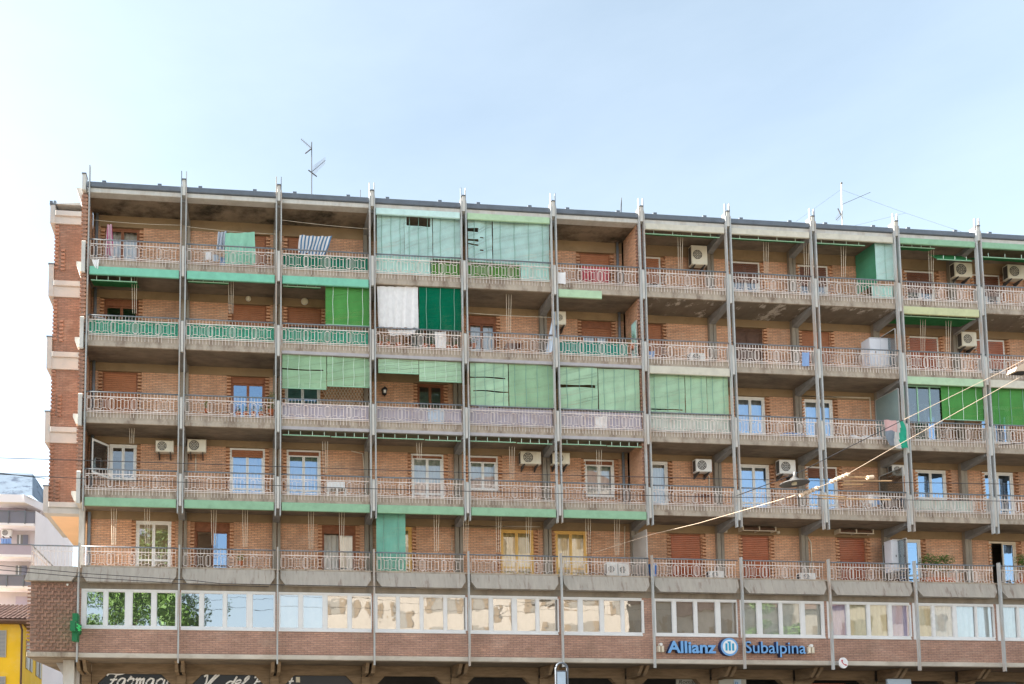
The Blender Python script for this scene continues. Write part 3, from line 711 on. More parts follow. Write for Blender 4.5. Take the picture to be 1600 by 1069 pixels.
# left mezzanine block of patterned brick
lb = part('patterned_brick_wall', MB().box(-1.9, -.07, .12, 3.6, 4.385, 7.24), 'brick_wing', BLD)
part('bottom_band', MB().cham(-2.0, .0, .08, 3.7, 4.2, 4.384, .012), 'conc', BLD)
BRK = MB().cham(-.10, .10, -.018, .0, 0, .062, .004).mesh('brick', 'brick_plain')
BRV = MB().cham(-.035, .035, -.026, .0, 0, .15, .004).mesh('brick', 'brick_plain')
cnt = 0
for r in range(18):
    for c in range(7):
        z = 4.46+r*.15; x = -1.78+c*.255+(.127 if r % 2 else 0)
        if x > -.18: continue
        link('brick', BRK, (x, .12, z), lb); link('brick', BRV, (x+.10, .12, z+.0), lb); cnt += 2
for r in range(18):
    o = link('corner_brick', BRK, (-1.93, .14, 4.46+r*.15), lb)
part('corner_light', MB().tube([(-.45, .08, 7.14), (-.45, .02, 7.1)], .04, 8), 'ac_white', BLD)

# ------------------------------------------------------------------ left wing with cream bands
WY = 1.55
wx0 = PX(81, 600, WY); wxb = PX(72.5, 600, WY)
def wz(y): return PZ(100, y, WY)
wz0 = wz(800)
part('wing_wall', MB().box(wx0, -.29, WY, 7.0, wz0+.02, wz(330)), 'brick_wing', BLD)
for yt, ys, yb in ((323, 332, 351), (415.6, 441, 465), (529, 552, 578), (645.6, 669, 693), (761.5, 786, 803)):
    o = part('wing_band', MB().box(wx0-.02, -.29, WY-.06, WY+.4, wz(yb), wz(ys)), 'cream_band', BLD)
    part('band_lip', MB().cham(wx0-.0, -.29, WY-.14, WY-.06, wz(ys+8), wz(ys), .015), 'cream_band', o)
    o = part('wing_side_parapet', MB().box(wxb, wx0-.02, WY-.08, 5.5, wz(yb), wz(yt)), 'cream_band', BLD)
    part('parapet_cap', MB().box(wxb-.03, wx0+.01, WY-.1, 5.5, wz(yt), wz(yt)+.05), 'roof_dark', o)
part('wing_soffit', MB().box(wx0-.02, -.29, WY+.401, 7.0, wz(803), wz(803)+.1), 'peach_bounce', BLD)
m = MB().prism([(wxb, wz(323)+.05), (-.29, wz(323)+.05), (-.29, wz(318)+.05)], WY-.08, WY+4); part('wing_roof', m, 'white_conc', BLD)
part('wing_roof_cap', MB().box(wxb-.02, wxb+.1, WY-.12, WY+.2, wz(323)+.051, wz(321)+.1), 'roof_dark', BLD)
part('wing_vent', MB().box(PX(81, 320, WY), PX(85, 320, WY), WY+.3, WY+.45, wz(323), wz(307)), 'rail_dark', BLD)
for lo, hi in ((803, 693), (669, 578), (552, 465), (441, 351)):
    m = MB(); z = wz(lo)+.9 if lo == 803 else wz(lo)
    z = wz(lo-20)
    while z < wz(hi)-.1: m.box(wx0-.03, wx0+.14, WY-.05, WY, z, z+.085); z += .17
    z = wz(lo-18)
    while z < wz(lo-18)+1.0: m.box(wx0+.26, wx0+.42, WY-.05, WY, z, z+.085); z += .17
    part('toothed_brick_edge', m, 'brick_plain', BLD, kind='stuff')
part('terrace_column', MB().box(-.28, -.05, 1.2, 1.5, 7.87, wz(803)+.3), 'white_conc', BLD)
part('terrace_downpipe', MB().tube([(.12, BW-.12, 7.87), (.12, BW-.12, 10.5)], .07, 8), 'rail_dark', BLD)

# ------------------------------------------------------------------ ground-floor arcade
AY = 2.2
for b in range(-1, NB):
    x0, x1 = b*W, b*W+W
    if b == -1: continue
    zt, zb = 4.17, 3.735
    cw = .32
    poly = [(x0+cw, GZ), (x0+cw, zb-.55), (x0+cw+.55, zb), (x1-cw-.55, zb), (x1-cw, zb-.55), (x1-cw, GZ), (x1-.2, GZ), (x1-.2, zt), (x0+.2, zt), (x0+.2, GZ)]
    part('arcade_frame', MB().prism(poly, AY, AY+.3), 'arcade', BLD)
for k in range(NB+1):
    x = k*W
    part('arcade_column', MB().box(x-.19, x+.19, AY-.12, AY+.4, GZ, 3.68), 'arcade', BLD)
    for s in (-1, 1):
        part('corbel', MB().prismx([(AY-.15, 4.165), (AY-.15, 3.66), (1.1, 3.75), (.75, 4.165)], x+s*.13-.07, x+s*.13+.07), 'arcade', BLD)
part('shopfront_wall', MB().box(-1.5, XE, 6.0, 6.2, GZ, 4.16), 'dark_shop', BLD)
for b, x0p, x1p in ((8, 1312, 1365), (9, 1429, 1480), (10, 1530, 1548)):
    part('shop_door', MB().box(b*W+.6, b*W+2.6, AY+.32, AY+.4, GZ, 3.6), 'shop_red', BLD)
part('arcade_end_pier', MB().box(-.75, -.3, 1.0, 1.5, GZ, 4.165), 'white_conc', BLD)
part('arcade_bulkhead', MB().prism([(-1.3, 4.165), (-.75, 3.2), (-.3, 3.2), (-.3, 4.165)], 2.2, 2.6), 'cream_band', BLD)

# ------------------------------------------------------------------ blinds
def blind(f, b, px0, py0, px1, py1, m, label, tapes=3, Y=.16, holes=(), wrinkle=.012, dark_tape=True, name='slatted_blind', sag=.0, seed=None):
    rn = random.Random(seed if seed is not None else int(px0*7+py0))
    pm = (px0+px1)/2
    x0 = PX(px0, (py0+py1)/2, Y); x1 = PX(px1, (py0+py1)/2, Y); z1 = PZ(pm, py0, Y); z0 = PZ(pm, py1, Y)
    n = max(4, int((z1-z0)/.055)); nu = 14
    ph = [rn.random()*6 for _ in range(5)]
    def off(u, v):
        return wrinkle*(math.sin(u*5+v*1.5+ph[0])+math.sin(u*9-v*2+ph[1])*.5+.35*math.sin(v*13+u*1.2+ph[2])), sag*math.sin(u*3.14+ph[3])*v*v+(.4*wrinkle*math.sin(u*7+v*23+ph[4]))
    mb = MB(); hs = (z1-z0)/n
    for j in range(n):
        v = (j+.5)/n
        for i in range(nu):
            u0, u1 = i/nu, (i+1)/nu
            if any(h[0] <= (u0+u1)/2 <= h[1] and h[2] <= v <= h[3] for h in holes): continue
            q = []
            for u, e in ((u0, 0), (u1, 0), (u1, 1), (u0, 1)):
                dy, dz = off(u, v); z = z1-(j+e*1.0)*hs
                q.append((x0+u*(x1-x0), Y+dy+(.003 if e == 0 else -.005), z+dz))
            mb.add(q, [(0, 3, 2, 1)])
    root = part(name, mb, m)
    tag(root, label, 'blind', 'slatted blinds on the balconies')
    for t in range(tapes):
        u = (t+.5)/tapes
        x = x0+u*(x1-x0); mbt = MB()
        pts = [(x+.01*math.sin(v*9+t), Y-.028+off(u, v)[0], z1-v*(z1-z0)) for v in [k/10 for k in range(11)]]
        mbt.tube(pts, .011, 4); part('ladder_cord', mbt, 'tape_dark' if dark_tape else 'tape', root)
    part('bottom_bar', MB().box(x0, x1, Y-.02, Y+.02, z0-.03+sag*0, z0), 'awn_rail', root)
    return root
blind(5, 3, 589, 335, 632, 405, 'bl_turq', 'turquoise slatted blind at left of fourth bay, top balcony row', 3, wrinkle=.02)
blind(5, 3, 632, 336, 675.5, 405, 'bl_turq', 'turquoise slatted blind with dark rectangular gap near its top, top balcony row', 3, holes=((0.06, .94, .06, .26),), wrinkle=.02)
blind(5, 3, 676.5, 340, 721, 405, 'bl_turq', 'pale turquoise slatted blind right of the gap, top balcony row, fourth bay', 2, wrinkle=.014)
blind(5, 4, 731, 344, 769, 409, 'bl_turq', 'torn turquoise slatted blind with missing slats, top balcony row, fifth bay', 2, holes=((0, .42, .22, .29), (0, .45, .48, .52), (0, .45, .58, .61), (.5, .65, .42, .45), (.5, .65, .7, .73)), wrinkle=.03)
blind(5, 4, 770.5, 346, 858, 413, 'bl_turq', 'wide turquoise slatted blind at right of fifth bay, top balcony row', 4, wrinkle=.02)
blind(5, 8, 1368, 381, 1397, 437, 'bl_turq', 'narrow pale turquoise blind at right end of ninth bay, top balcony row', 1, wrinkle=.006)
blind(4, 2, 508.6, 443, 578, 508, 'bl_bright', 'bright green slatted blind with white tapes, second balcony row, third bay', 3, dark_tape=False)
blind(4, 3, 655, 449, 720.5, 516, 'bl_dark', 'dark green roll-down blind beside white curtain, second balcony row', 3, wrinkle=.003)
blind(3, 2, 441, 555, 510, 607, 'bl_green', 'half-raised green slatted blind at left of third bay, third balcony row', 4, holes=((0, .94, .44, .47),), dark_tape=False)
blind(3, 2, 511, 559, 578, 604, 'bl_green', 'half-raised yellowish green slatted blind right in third bay, third balcony row', 4, dark_tape=False, wrinkle=.02)
blind(3, 3, 591, 562, 654, 583, 'bl_pale', 'short raised pale green blind left in fourth bay, third balcony row', 3, dark_tape=False)
blind(3, 3, 655, 565, 721, 596, 'bl_pale', 'raised pale green blind right in fourth bay, third balcony row', 4, dark_tape=False)
blind(3, 4, 735, 568, 794, 634, 'bl_pale', 'wrinkled green slatted blind with thin gaps, left in fifth bay, third row', 4, holes=((0, .9, .33, .36), (0.06, 1, .64, .67)), wrinkle=.02)
blind(3, 4, 795.5, 570, 865, 637, 'bl_green', 'full-length green slatted blind right in fifth bay, third balcony row', 4, wrinkle=.012)
blind(3, 5, 876, 574, 934, 639, 'bl_pale', 'sagging green blind with dark slit, left in sixth bay, third balcony row', 3, holes=((.0, .93, .42, .47),), wrinkle=.035)
blind(3, 5, 935.5, 577, 999.5, 643, 'bl_pale', 'full-length light green blind right in sixth bay, third balcony row', 4, wrinkle=.014)
blind(3, 6, 1013, 581, 1070, 645, 'bl_pale', 'light green blind next to brick party wall, left in seventh bay, third row', 3, holes=((.0, .95, .9, .93),), wrinkle=.02)
blind(3, 6, 1071, 582, 1104, 646, 'bl_pale', 'narrow light green blind in the middle of seventh bay, third balcony row', 2, wrinkle=.01)
blind(3, 6, 1105, 583, 1138, 648, 'bl_pale', 'narrow light green blind at right of seventh bay, third balcony row', 2, wrinkle=.01)
blind(3, 9, 1471, 601, 1536, 656, 'bl_bright', 'dark grass green blind with light tapes in tenth bay, third balcony row', 3, dark_tape=False, wrinkle=.006)
blind(3, 10, 1550, 605, 1608, 664, 'bl_bright', 'grass green blind at the right picture edge, third balcony row', 3, wrinkle=.006)
blind(1, 3, 588, 800, 633.6, 891, 'bl_teal', 'long teal green slatted blind hanging over the lowest balcony row', 2, Y=.3, wrinkle=.006)
# green side blind seen edge-on, ninth bay of the top row
sx = 35.62
m = MB().sheet(lambda u, v: (sx-.35-u*.12+.01*math.sin(v*30), .25+u*1.1, CEIL[5]-.1-v*1.9), 6, 30)
tag(part('side_blind', m, 'bl_side'), 'dark green side blind closing the end of top balcony, ninth bay from left', 'blind')

# awnings rolled just below the ceilings
def awning(f, x0, x1, label, depth=.75, drop=.12, Y=.14, ribs=4, z=None, m='awn'):
    zc = (z if z is not None else CEIL[f]-.2)
    mb = MB().sheet(lambda u, v: (x0+u*(x1-x0), Y+v*depth, zc-.012+drop*(1-v)*-1+.01*math.sin(u*20)), 20, 3)
    o = part('awning', mb, m); tag(o, label, 'awning', 'rolled green awnings under the balconies')
    part('front_rail', MB().tube([(x0, Y, zc-drop-.02), (x1, Y, zc-drop-.02)], .022, 6), 'awn_rail', o)
    for i in range(ribs):
        x = x0+(i+.5)/ribs*(x1-x0)
        part('rib', MB().tube([(x, Y-.02, zc-drop), (x, Y-.02, zc-drop+.16)], .012, 5), 'tape', o)
    return o
awning(4, .2, 2.1, 'green awning flap under turquoise cassette at the far left, second balcony row', drop=.18)
awning(4, 4.2, 5.9, 'thin green awning edge under the second turquoise cassette, second balcony row', drop=.04, depth=.2)
awning(4, 8.2, 9.8, 'thin green awning edge under the third turquoise cassette, second balcony row', drop=.04, depth=.2)
for b, f in ((2, 2), (3, 2), (4, 2), (5, 2)):
    awning(f, b*W+.2, b*W+2.2, 'dark green awning edge left half of %s' % where(f, b), drop=.09, depth=.3, z=CEIL[f]-.1)
    awning(f, b*W+2.25, b*W+3.8, 'dark green awning edge right half of %s' % where(f, b), drop=.11, depth=.3, z=CEIL[f]-.1)
for b in (6, 7, 8):
    awning(5, b*W+.2, b*W+3.7 if b < 8 else b*W+2.6, 'green awning edge under the cream cassette, %s' % where(5, b), drop=.1, depth=.25, z=CEIL[5]-.28)
awning(5, 36.2, 38.0, 'raised green awning edge left in tenth bay, top balcony row', drop=.05, depth=.3, z=CEIL[5]-.28)
awning(5, 38.1, 39.8, 'hanging green awning frame above an air conditioner, tenth bay, top row', drop=.55, depth=.5, z=CEIL[5]-.28, ribs=3, m='awn')
awning(5, 40.2, 43.5, 'half-folded green awning at the right picture edge, top balcony row', drop=.35, z=CEIL[5]-.25)
awning(4, 36.2, 39.8, 'thin green awning bar under the yellow green cassette, second balcony row', drop=.04)

# pull cords hanging from ceilings
def cords(f, px, py0, py1, Y, n=3, spread=4):
    m = MB()
    for i in range(n):
        a = P(px+i*spread-spread, py0, Y); b_ = P(px+(i-1)*spread*.7, py1, Y)
        m.tube([a, (a+b_)/2+Vector((.02*math.sin(i*3), 0, 0)), b_], .009, 4)
    part('pull_cords', m, 'conduit', BLD)
for f, px, a, c, Y in ((1, 178, 795, 852, .4), (1, 230, 795, 850, .4), (1, 334, 797, 852, .4), (1, 383, 797, 855, .4), (1, 486, 799, 858, .4), (1, 534, 800, 858, .4), (1, 682, 803, 862, .4), (1, 728, 805, 862, .4), (1, 779, 806, 863, .4), (1, 826, 807, 864, .4), (1, 919, 810, 866, .4), (1, 964, 811, 868, .4),
    (2, 206, 668, 693, .5), (2, 508, 690, 740, .4), (2, 655, 692, 722, .4), (2, 800, 698, 748, .4), (2, 936, 703, 755, .4), (4, 210, 432, 490, .4), (4, 361, 440, 490, .4), (4, 795, 458, 520, .4), (5, 1063, 366, 420, .4), (5, 1197, 376, 427, .4), (5, 1260, 380, 432, .4), (5, 1318, 382, 433, .4), (5, 1455, 390, 440, .4), (4, 1442, 496, 549, .4), (4, 1482, 498, 552, .4)):
    cords(f, px, a, c, Y)

# ------------------------------------------------------------------ screens behind the railings
def screen(f, b, u0, u1, m, label, z0=.03, z1=.62, wav=.01):
    x0 = b*W+.17+u0*3.66; x1 = b*W+.17+u1*3.66
    mb = MB().sheet(lambda u, v: (x0+u*(x1-x0), .12+wav*math.sin(u*31+v*4)+wav*.5*math.sin(u*70), ST[f]+z1-v*(z1-z0)), 50, 4)
    tag(part('railing_screen', mb, m, smooth=True), label, 'screen', 'privacy screens behind railings')
for b in (0, 1, 2): screen(4, b, 0, 1, 'scr_green', 'mottled green hedge screen behind railing, %s' % where(4, b), z1=.7)
screen(5, 2, 0, 1, 'scr_dark', 'dark green cloth screen behind railing, %s' % where(5, 2), z1=.68)
screen(5, 3, 0, .65, 'scr_turq', 'turquoise screen behind railing left part, %s' % where(5, 3), z1=.8)
screen(5, 3, .66, 1, 'scr_leaf', 'leaf green screen behind railing right part, %s' % where(5, 3))
screen(5, 4, 0, .64, 'scr_leaf', 'leaf green screen behind railing left part, %s' % where(5, 4))
screen(5, 4, .65, 1, 'scr_turq', 'turquoise screen behind railing right part, %s' % where(5, 4), z1=.8)
screen(4, 5, 0, .85, 'scr_teal', 'teal green screen behind railing, %s' % where(4, 5))
for b in (2, 3, 4, 5): screen(3, b, 0, 1, 'scr_lilac', 'lilac grey cloth screen behind railing, %s' % where(3, b), z1=.64 if b < 4 else .78)
screen(3, 6, 0, 1, 'scr_pale', 'pale grey green screen behind railing, %s' % where(3, 6), z1=.8)
screen(5, 8, .72, 1, 'scr_turq', 'pale green screen behind railing right end, %s' % where(5, 8))
screen(2, 9, 0, .8, 'scr_pale', 'pale patterned screen behind railing, %s' % where(2, 9), z1=.55)

# ------------------------------------------------------------------ air conditioners
def ac_unit(px0, py0, px1, py1, Y, label, m='ac', wall=True, fan=.33):
    pc = (px0+px1)/2; x0, x1 = PX(px0, py1, Y), PX(px1, py1, Y); z0, z1 = PZ(pc, py1, Y), PZ(pc, py0, Y)
    d = .28
    if x0 > 26: x0 += (x1-x0)*.2
    w_ = x1-x0; h = z1-z0
    root = empty('air_conditioner', ((x0+x1)/2, Y+d/2, z0)); tag(root, label, 'air conditioner', 'air conditioner units on the balconies')
    b = MB().cham(x0, x1, Y, Y+d, z0, z1, .03); part('body', b, m, root)
    r = min(h*.4, w_*.3); c = (x0+w_*fan+.02, Y-.004, (z0+z1)/2)
    part('fan_opening', MB().disc(c, r, 'y', 20, .012), 'ac_dark', root)
    g = MB()
    for q in (1., .72, .44): g.ring((c[0], Y-.012, c[2]), r*q, .008, 18)
    for q in range(8):
        a = q*math.pi/4; g.tube([(c[0], Y-.012, c[2]), (c[0]+r*math.cos(a), Y-.012, c[2]+r*math.sin(a))], .005, 4)
    part('fan_grille', g, m, root)
    bl = MB()
    for q in range(3):
        a = q*2.094+.5; u = Vector((math.cos(a), 0, math.sin(a))); v = Vector((-u.z, 0, u.x)); cc = Vector(c)+Vector((0, -.006, 0))
        bl.add([cc+v*.02, cc+u*r*.85-v*r*.25+Vector((0, -.002, 0)), cc+u*r*.85+v*r*.3, cc+u*r*.2+v*r*.25], [(0, 1, 2, 3)])
    part('fan_blade', bl, 'ac_fan', root)
    part('side_grille', MB().box(x0-.006, x0-.001, Y+.05, Y+d-.03, z0+.05, z1-.05), 'ac_dark', root)
    part('service_panel', MB().box(x1-w_*.24, x1-.02, Y-.005, Y-.001, z0+.05, z1-.05), m, root)
    if wall:
        for q in (.18, .82):
            x = x0+w_*q
            part('bracket', MB().prismx([(Y+.0, z0-.035), (Y+.0, z0-.001), (BW-.014, z0-.001), (BW-.014, z0-.22), (BW-.05, z0-.22)], x-.02, x+.02), 'ac_dark', root)
    else:
        for q in (.15, .85): part('foot', MB().box(x0+w_*q-.04, x0+w_*q+.04, Y, Y+d, z0-.05, z0-.001), 'ac_dark', root)
    return root
AYW = 1.05
for a in ((1075.4, 383, 1106, 413, 'ac', 5, 6, 'large boxy cream air conditioner high on wall'), (1486, 410, 1520, 432, 'ac', 5, 9, 'cream air conditioner with round fan on wall'), (1570, 413, 1602, 435, 'ac', 5, 10, 'cream air conditioner at right picture edge'),
          (868, 486, 885, 507, 'ac', 4, 5, 'small cream air conditioner half hidden behind post'), (1499, 518, 1527, 541, 'ac', 4, 9, 'cream air conditioner with blue logo corner'),
          (243, 688, 271, 706, 'ac', 2, 0, 'cream air conditioner left of the post pair'), (292.5, 686, 322, 706, 'ac', 2, 1, 'cream air conditioner right of the post pair'),
          (814, 705, 846, 725, 'ac', 2, 4, 'cream air conditioner at right end'), (864, 707, 891, 725, 'ac', 2, 5, 'cream air conditioner behind post'), (1082, 717, 1113, 737, 'ac_white', 2, 6, 'white air conditioner with dark fan'),
          (1213, 718, 1244, 740, 'ac_white', 2, 7, 'pale boxy air conditioner above hanging street lamp'), (1391, 726, 1414, 743, 'ac_white', 2, 8, 'white air conditioner behind smoked divider')):
    ac_unit(a[0], a[1], a[2], a[3], AYW, '%s, %s' % (a[7], where(a[5], a[6]).replace(' from left', '')), a[4])
for a in ((1074, 551, 1103, 567, 'ac_white', 4, 6), (949, 879, 966, 900, 'ac_white', 1, 5), (967, 880, 984, 901, 'ac_white', 1, 5), (1104, 892, 1132, 905, 'ac_white', 1, 6), (1246, 895, 1275, 908, 'ac_white', 1, 7)):
    ac_unit(a[0], a[1], a[2], a[3], .35, '%s white air conditioner on the floor, %s' % ({949: 'left', 967: 'right'}.get(a[0], 'low'), where(a[5], a[6])), a[4], wall=False)

# ------------------------------------------------------------------ laundry, cloths, flag
M['st_blue'] = cloth_mat('striped_blue', (.8, .8, .82), (.12, .25, .42), 9, 0, .25)
M['st_pink'] = cloth_mat('striped_pink', (.8, .7, .74), (.62, .18, .32), 3, 0, .25)
M['mint'] = cloth_mat('mint_sheet', (.35, .72, .55), trans=.3)
M['sheet_w'] = cloth_mat('white_sheet', (.93, .92, .93), trans=.2)
M['blue_towel'] = cloth_mat('blue_towel', (.3, .45, .75), trans=.2)
M['pale_blue'] = cloth_mat('pale_blue_cloth', (.6, .7, .82), trans=.25)
def cloth(name, pts, Y, m, label, cat='cloth', fold=.03, nf=4., group=None, nv=10):
    """pts: four pixel corners top-left, top-right, bottom-right, bottom-left"""
    A, B, C, D_ = [P(x, y, Y) for x, y in pts]
    rn = random.Random(label); ph = rn.random()*6
    def fn(u, v):
        p = (A*(1-u)+B*u)*(1-v)+(D_*(1-u)+C*u)*v
        a = fold*(.35+.65*v)
        return (p.x+.3*a*math.sin(v*6+u*9+ph), p.y+a*math.sin(u*6.28*nf+ph+v*1.3)+.5*a*math.sin(u*6.28*nf*1.9+v*3), p.z+.25*a*math.sin(u*6.28*nf*.7+ph)*v+.03*math.sin(u*3.14)*-1*(1-v))
    mb = MB().sheet(fn, 40, nv)
    o = part(name, mb, m, smooth=True); tag(o, label, cat, group); return o
cloth('towel', [(167, 350), (175, 350), (178, 400), (163, 404)], .5, 'st_pink', 'pink and white towel hanging at far left of the top balcony', 'towel', .07, 2.2)
cloth('towel', [(341, 362), (354, 361), (352, 392), (338, 390)], .4, 'st_blue', 'blue striped towel bunched left of the mint sheet, top balcony', 'towel', .06, 2.5)
cloth('sheet', [(352, 364), (398, 362), (399, 414), (351, 413)], .3, 'mint', 'mint green sheet drying on the top balcony, second bay', 'sheet', .03, 2.2)
cloth('towel', [(468, 367), (519, 369), (508, 400), (465, 396)], .4, 'st_blue', 'blue and white striped cloth drying on the top balcony, third bay', 'towel', .06, 3.5)
cloth('white_rag', [(143, 405), (155, 405), (153, 421), (148, 418)], -.04, 'sheet_w', 'small white rag hanging over railing at far left, top balcony', 'cloth', .02, 1.5)
cloth('curtain_sheet', [(589, 447), (653, 447), (654, 513), (592, 511)], .17, 'sheet_w', 'white sheet curtain hung beside the dark green blind', 'curtain', .035, 5.)
cloth('pale_sheet', [(864, 488), (868, 486), (870, 545), (853, 556)], .05, 'pale_blue', 'pale blue white cloth hanging at post, second balcony row, fifth bay', 'cloth', .05, 1.2)
cloth('towel', [(1253, 550), (1264.5, 550), (1264.5, 572), (1253, 572)], -.0, 'blue_towel', 'small light blue towel on railing, second balcony row, ninth bay', 'towel', .01, 1.)
cloth('towel', [(1011, 548), (1023, 548), (1023, 561), (1011, 561)], .2, 'blue_towel', 'small blue towel behind railing beside the party wall, second row', 'towel', .01, 1.)
cloth('towel', [(872, 425), (884, 425), (884, 444), (872, 443)], -.0, 'sheet_w', 'white cloth on railing, top balcony row, sixth bay', 'towel', .01, 1.)
cloth('red_laundry', [(908, 416), (952, 418), (952, 442), (908, 440)], .35, 'red_cloth', 'red and pink laundry behind railing, top balcony row, sixth bay', 'laundry', .05, 4)
cloth('white_cloth', [(679, 518), (697, 518), (697, 545), (680, 543)], .14, 'sheet_w', 'white cloth hung over the flower pots, second balcony row, fourth bay', 'cloth', .02, 2)
cloth('pale_cloth', [(605, 515), (650, 515), (648, 523), (610, 524)], .14, 'sheet_w', 'drooping pale cloth under the white sheet, second balcony row', 'cloth', .03, 2)
cloth('towel', [(669, 639), (694, 639), (694, 665), (669, 664)], .09, 'pale_blue', 'pale blue cloth square behind railing, third balcony row, fourth bay', 'cloth', .005, 1)
cloth('white_paper', [(930, 650), (949, 650), (949, 669), (930, 668)], .09, 'sheet_w', 'white square sheet behind railing, third balcony row, sixth bay', 'cloth', .004, 1)
# tricolour flag
def flag():
    A, B, C, D_ = [P(x, y, -.24) for x, y in ((1381, 656), (1412, 658), (1420, 702), (1389, 697))]
    def fn(u, v):
        p = (A*(1-u)+B*u)*(1-v)+(D_*(1-u)+C*u)*v
        return (p.x+.04*math.sin(v*7), p.y+.05*math.sin(u*9+v*4)+.02*math.sin(u*21), p.z+.03*math.sin(u*9))
    m = MB(); n = 24
    m.sheet(fn, n, 12)
    for i, fc in enumerate(m.f):
        u = (i % n+.5)/n; v = (i//n+.5)/12; s = u+.18*(v-.5)
        m.m[i] = 0 if s > .72 else 1 if s > .42 else 2
        if s <= .5 and v < .4: m.m[i] = 3
    M['fl_g'] = cloth_mat('flag_green', (.05, .45, .3)); M['fl_w'] = cloth_mat('flag_white', (.75, .75, .75)); M['fl_k'] = cloth_mat('flag_slate', (.25, .3, .36)); M['fl_p'] = cloth_mat('flag_pink', (.75, .5, .5))
    tag(part('flag', m, ['fl_g', 'fl_w', 'fl_k', 'fl_p'], smooth=True), 'grey, pink, white and green flag hanging over railing at tenth post', 'flag')
flag()
def wire(pts, Y, r, m, label, name='cable', sag=0, ends=None, cat='cable'):
    if ends: P3 = [P(x, y, yy) for (x, y), yy in zip(pts, ends)]
    else: P3 = [P(x, y, Y) for x, y in pts]
    full = []
    for i in range(len(P3)-1):
        for k in range(8):
            t = k/8; p = P3[i]*(1-t)+P3[i+1]*t; p = p-Vector((0, 0, sag*4*t*(1-t))); full.append(p)
    full.append(P3[-1])
    return tag(part(name, MB().tube(full, r, 5), m, smooth=True), label, cat)
wire([(139, 343), (284, 352)], .5, .008, 'conduit', 'thin clothes line at the far left of the top balcony', 'clothes_line', .05)
wire([(291, 354), (433, 366)], .45, .008, 'conduit', 'thin clothes line in second bay of the top balcony', 'clothes_line', .05)
wire([(441, 344), (578, 358)], .45, .008, 'conduit', 'thin clothes line in third bay of the top balcony', 'clothes_line', .03)
wire([(731, 489), (862, 496)], .3, .008, 'conduit', 'thin clothes line in fifth bay of second balcony row', 'clothes_line', .03)

# ------------------------------------------------------------------ plants and small things
def leaves(m, c, rx, ry, rz, n, s, rn):
    for _ in range(n):
        while True:
            q = Vector((rn.uniform(-1, 1), rn.uniform(-1, 1), rn.uniform(-1, 1)))
            if q.length <= 1: break
        p = Vector((c[0]+q.x*rx, c[1]+q.y*ry, c[2]+q.z*rz)); a = Vector((rn.gauss(0, 1), rn.gauss(0, 1), rn.gauss(0, 1))).normalized()*s
        b = a.orthogonal().normalized()*s*.45
        m.add([p-a, p+b, p+a, p-b], [(0, 1, 2, 3)])
def potted(px, py, Y, label, r=.11, h=.2, lr=(.22, .18, .2), n=120, s=.035, leaf='leaf', fl=False, z=None):
    p = P(px, py, Y); rn = random.Random(label)
    root = empty('potted_plant', p); tag(root, label, 'plant', 'potted plants on the balconies')
    m = MB(); m.tube([(p.x, p.y, p.z), (p.x, p.y, p.z+h)], r*.75, 10, 0, r); m.tube([(p.x, p.y, p.z+h*.82), (p.x, p.y, p.z+h)], r*1.1, 10); part('pot', m, 'terracotta', root)
    m = MB(); leaves(m, (p.x, p.y, p.z+h+lr[2]*.8), *lr, n, s, rn); part('foliage', m, leaf, root, kind='stuff')
    if fl:
        m = MB(); leaves(m, (p.x, p.y, p.z+h+lr[2]), lr[0], lr[1], lr[2], n//3, s, rn); part('blossom', m, 'flower', root, kind='stuff')
for i, (px, py) in enumerate(((594, 541), (606, 542), (622, 543), (664, 545), (676, 546), (688, 546), (700, 547), (712, 547))):
    potted(px, py, .35, '%s terracotta pot plant from the left behind railing below white sheet' % ORD[i], .12, .17, (.12, .1, .14), 60)
potted(740, 545, .35, 'pink flowering plant behind railing, second balcony row, fifth bay', .12, .2, (.28, .15, .2), 150, fl=True)
for i, px in enumerate((372, 384, 396, 408)):
    potted(px, 651, .4, '%s flower pot from left before blue window, third balcony row' % ORD[i], .12, .17, (.13, .1, .16), 70, fl=(i % 2 == 0))
potted(424, 650, .4, 'leafy tall plant beside the third post, third balcony row', .13, .25, (.22, .15, .45), 260)
potted(322, 645, .4, 'thin green potted plant, third balcony row, second bay', .08, .15, (.08, .08, .25), 70)
potted(376, 883, .5, 'small leafy plant on the lowest balcony, second bay', .1, .15, (.2, .1, .22), 120)
potted(988, 546, .4, 'leafy plant beside the party wall, second balcony row', .12, .2, (.22, .15, .35), 160)
def bush(px0, px1, py, Y, label):
    a, b_ = P(px0, py, Y), P(px1, py, Y); rn = random.Random(label)
    root = empty('balcony_shrub', ((a.x+b_.x)/2, Y, 7.93)); tag(root, label, 'shrub', 'green shrubs on the lowest balcony')
    part('planter', MB().cham(a.x, b_.x, Y-.15, Y+.15, 7.93, 8.2, .02), 'terracotta', root)
    m = MB(); L = b_.x-a.x
    for i in range(6): leaves(m, (a.x+L*(i+.5)/6, Y, a.z+rn.uniform(-.1, .05)), L*.13, .25, rn.uniform(.2, .3), 170, .045, rn)
    leaves(m, ((a.x+b_.x)/2, Y, a.z-.35), L*.5, .2, .25, 300, .045, rn)
    part('foliage', m, 'leaf', root, kind='stuff')
bush(1440, 1487, 874, .45, 'feathery green shrub growing over railing, lowest balcony row, tenth bay')
bush(1590, 1625, 874, .45, 'green shrub at the right picture edge, lowest balcony row')
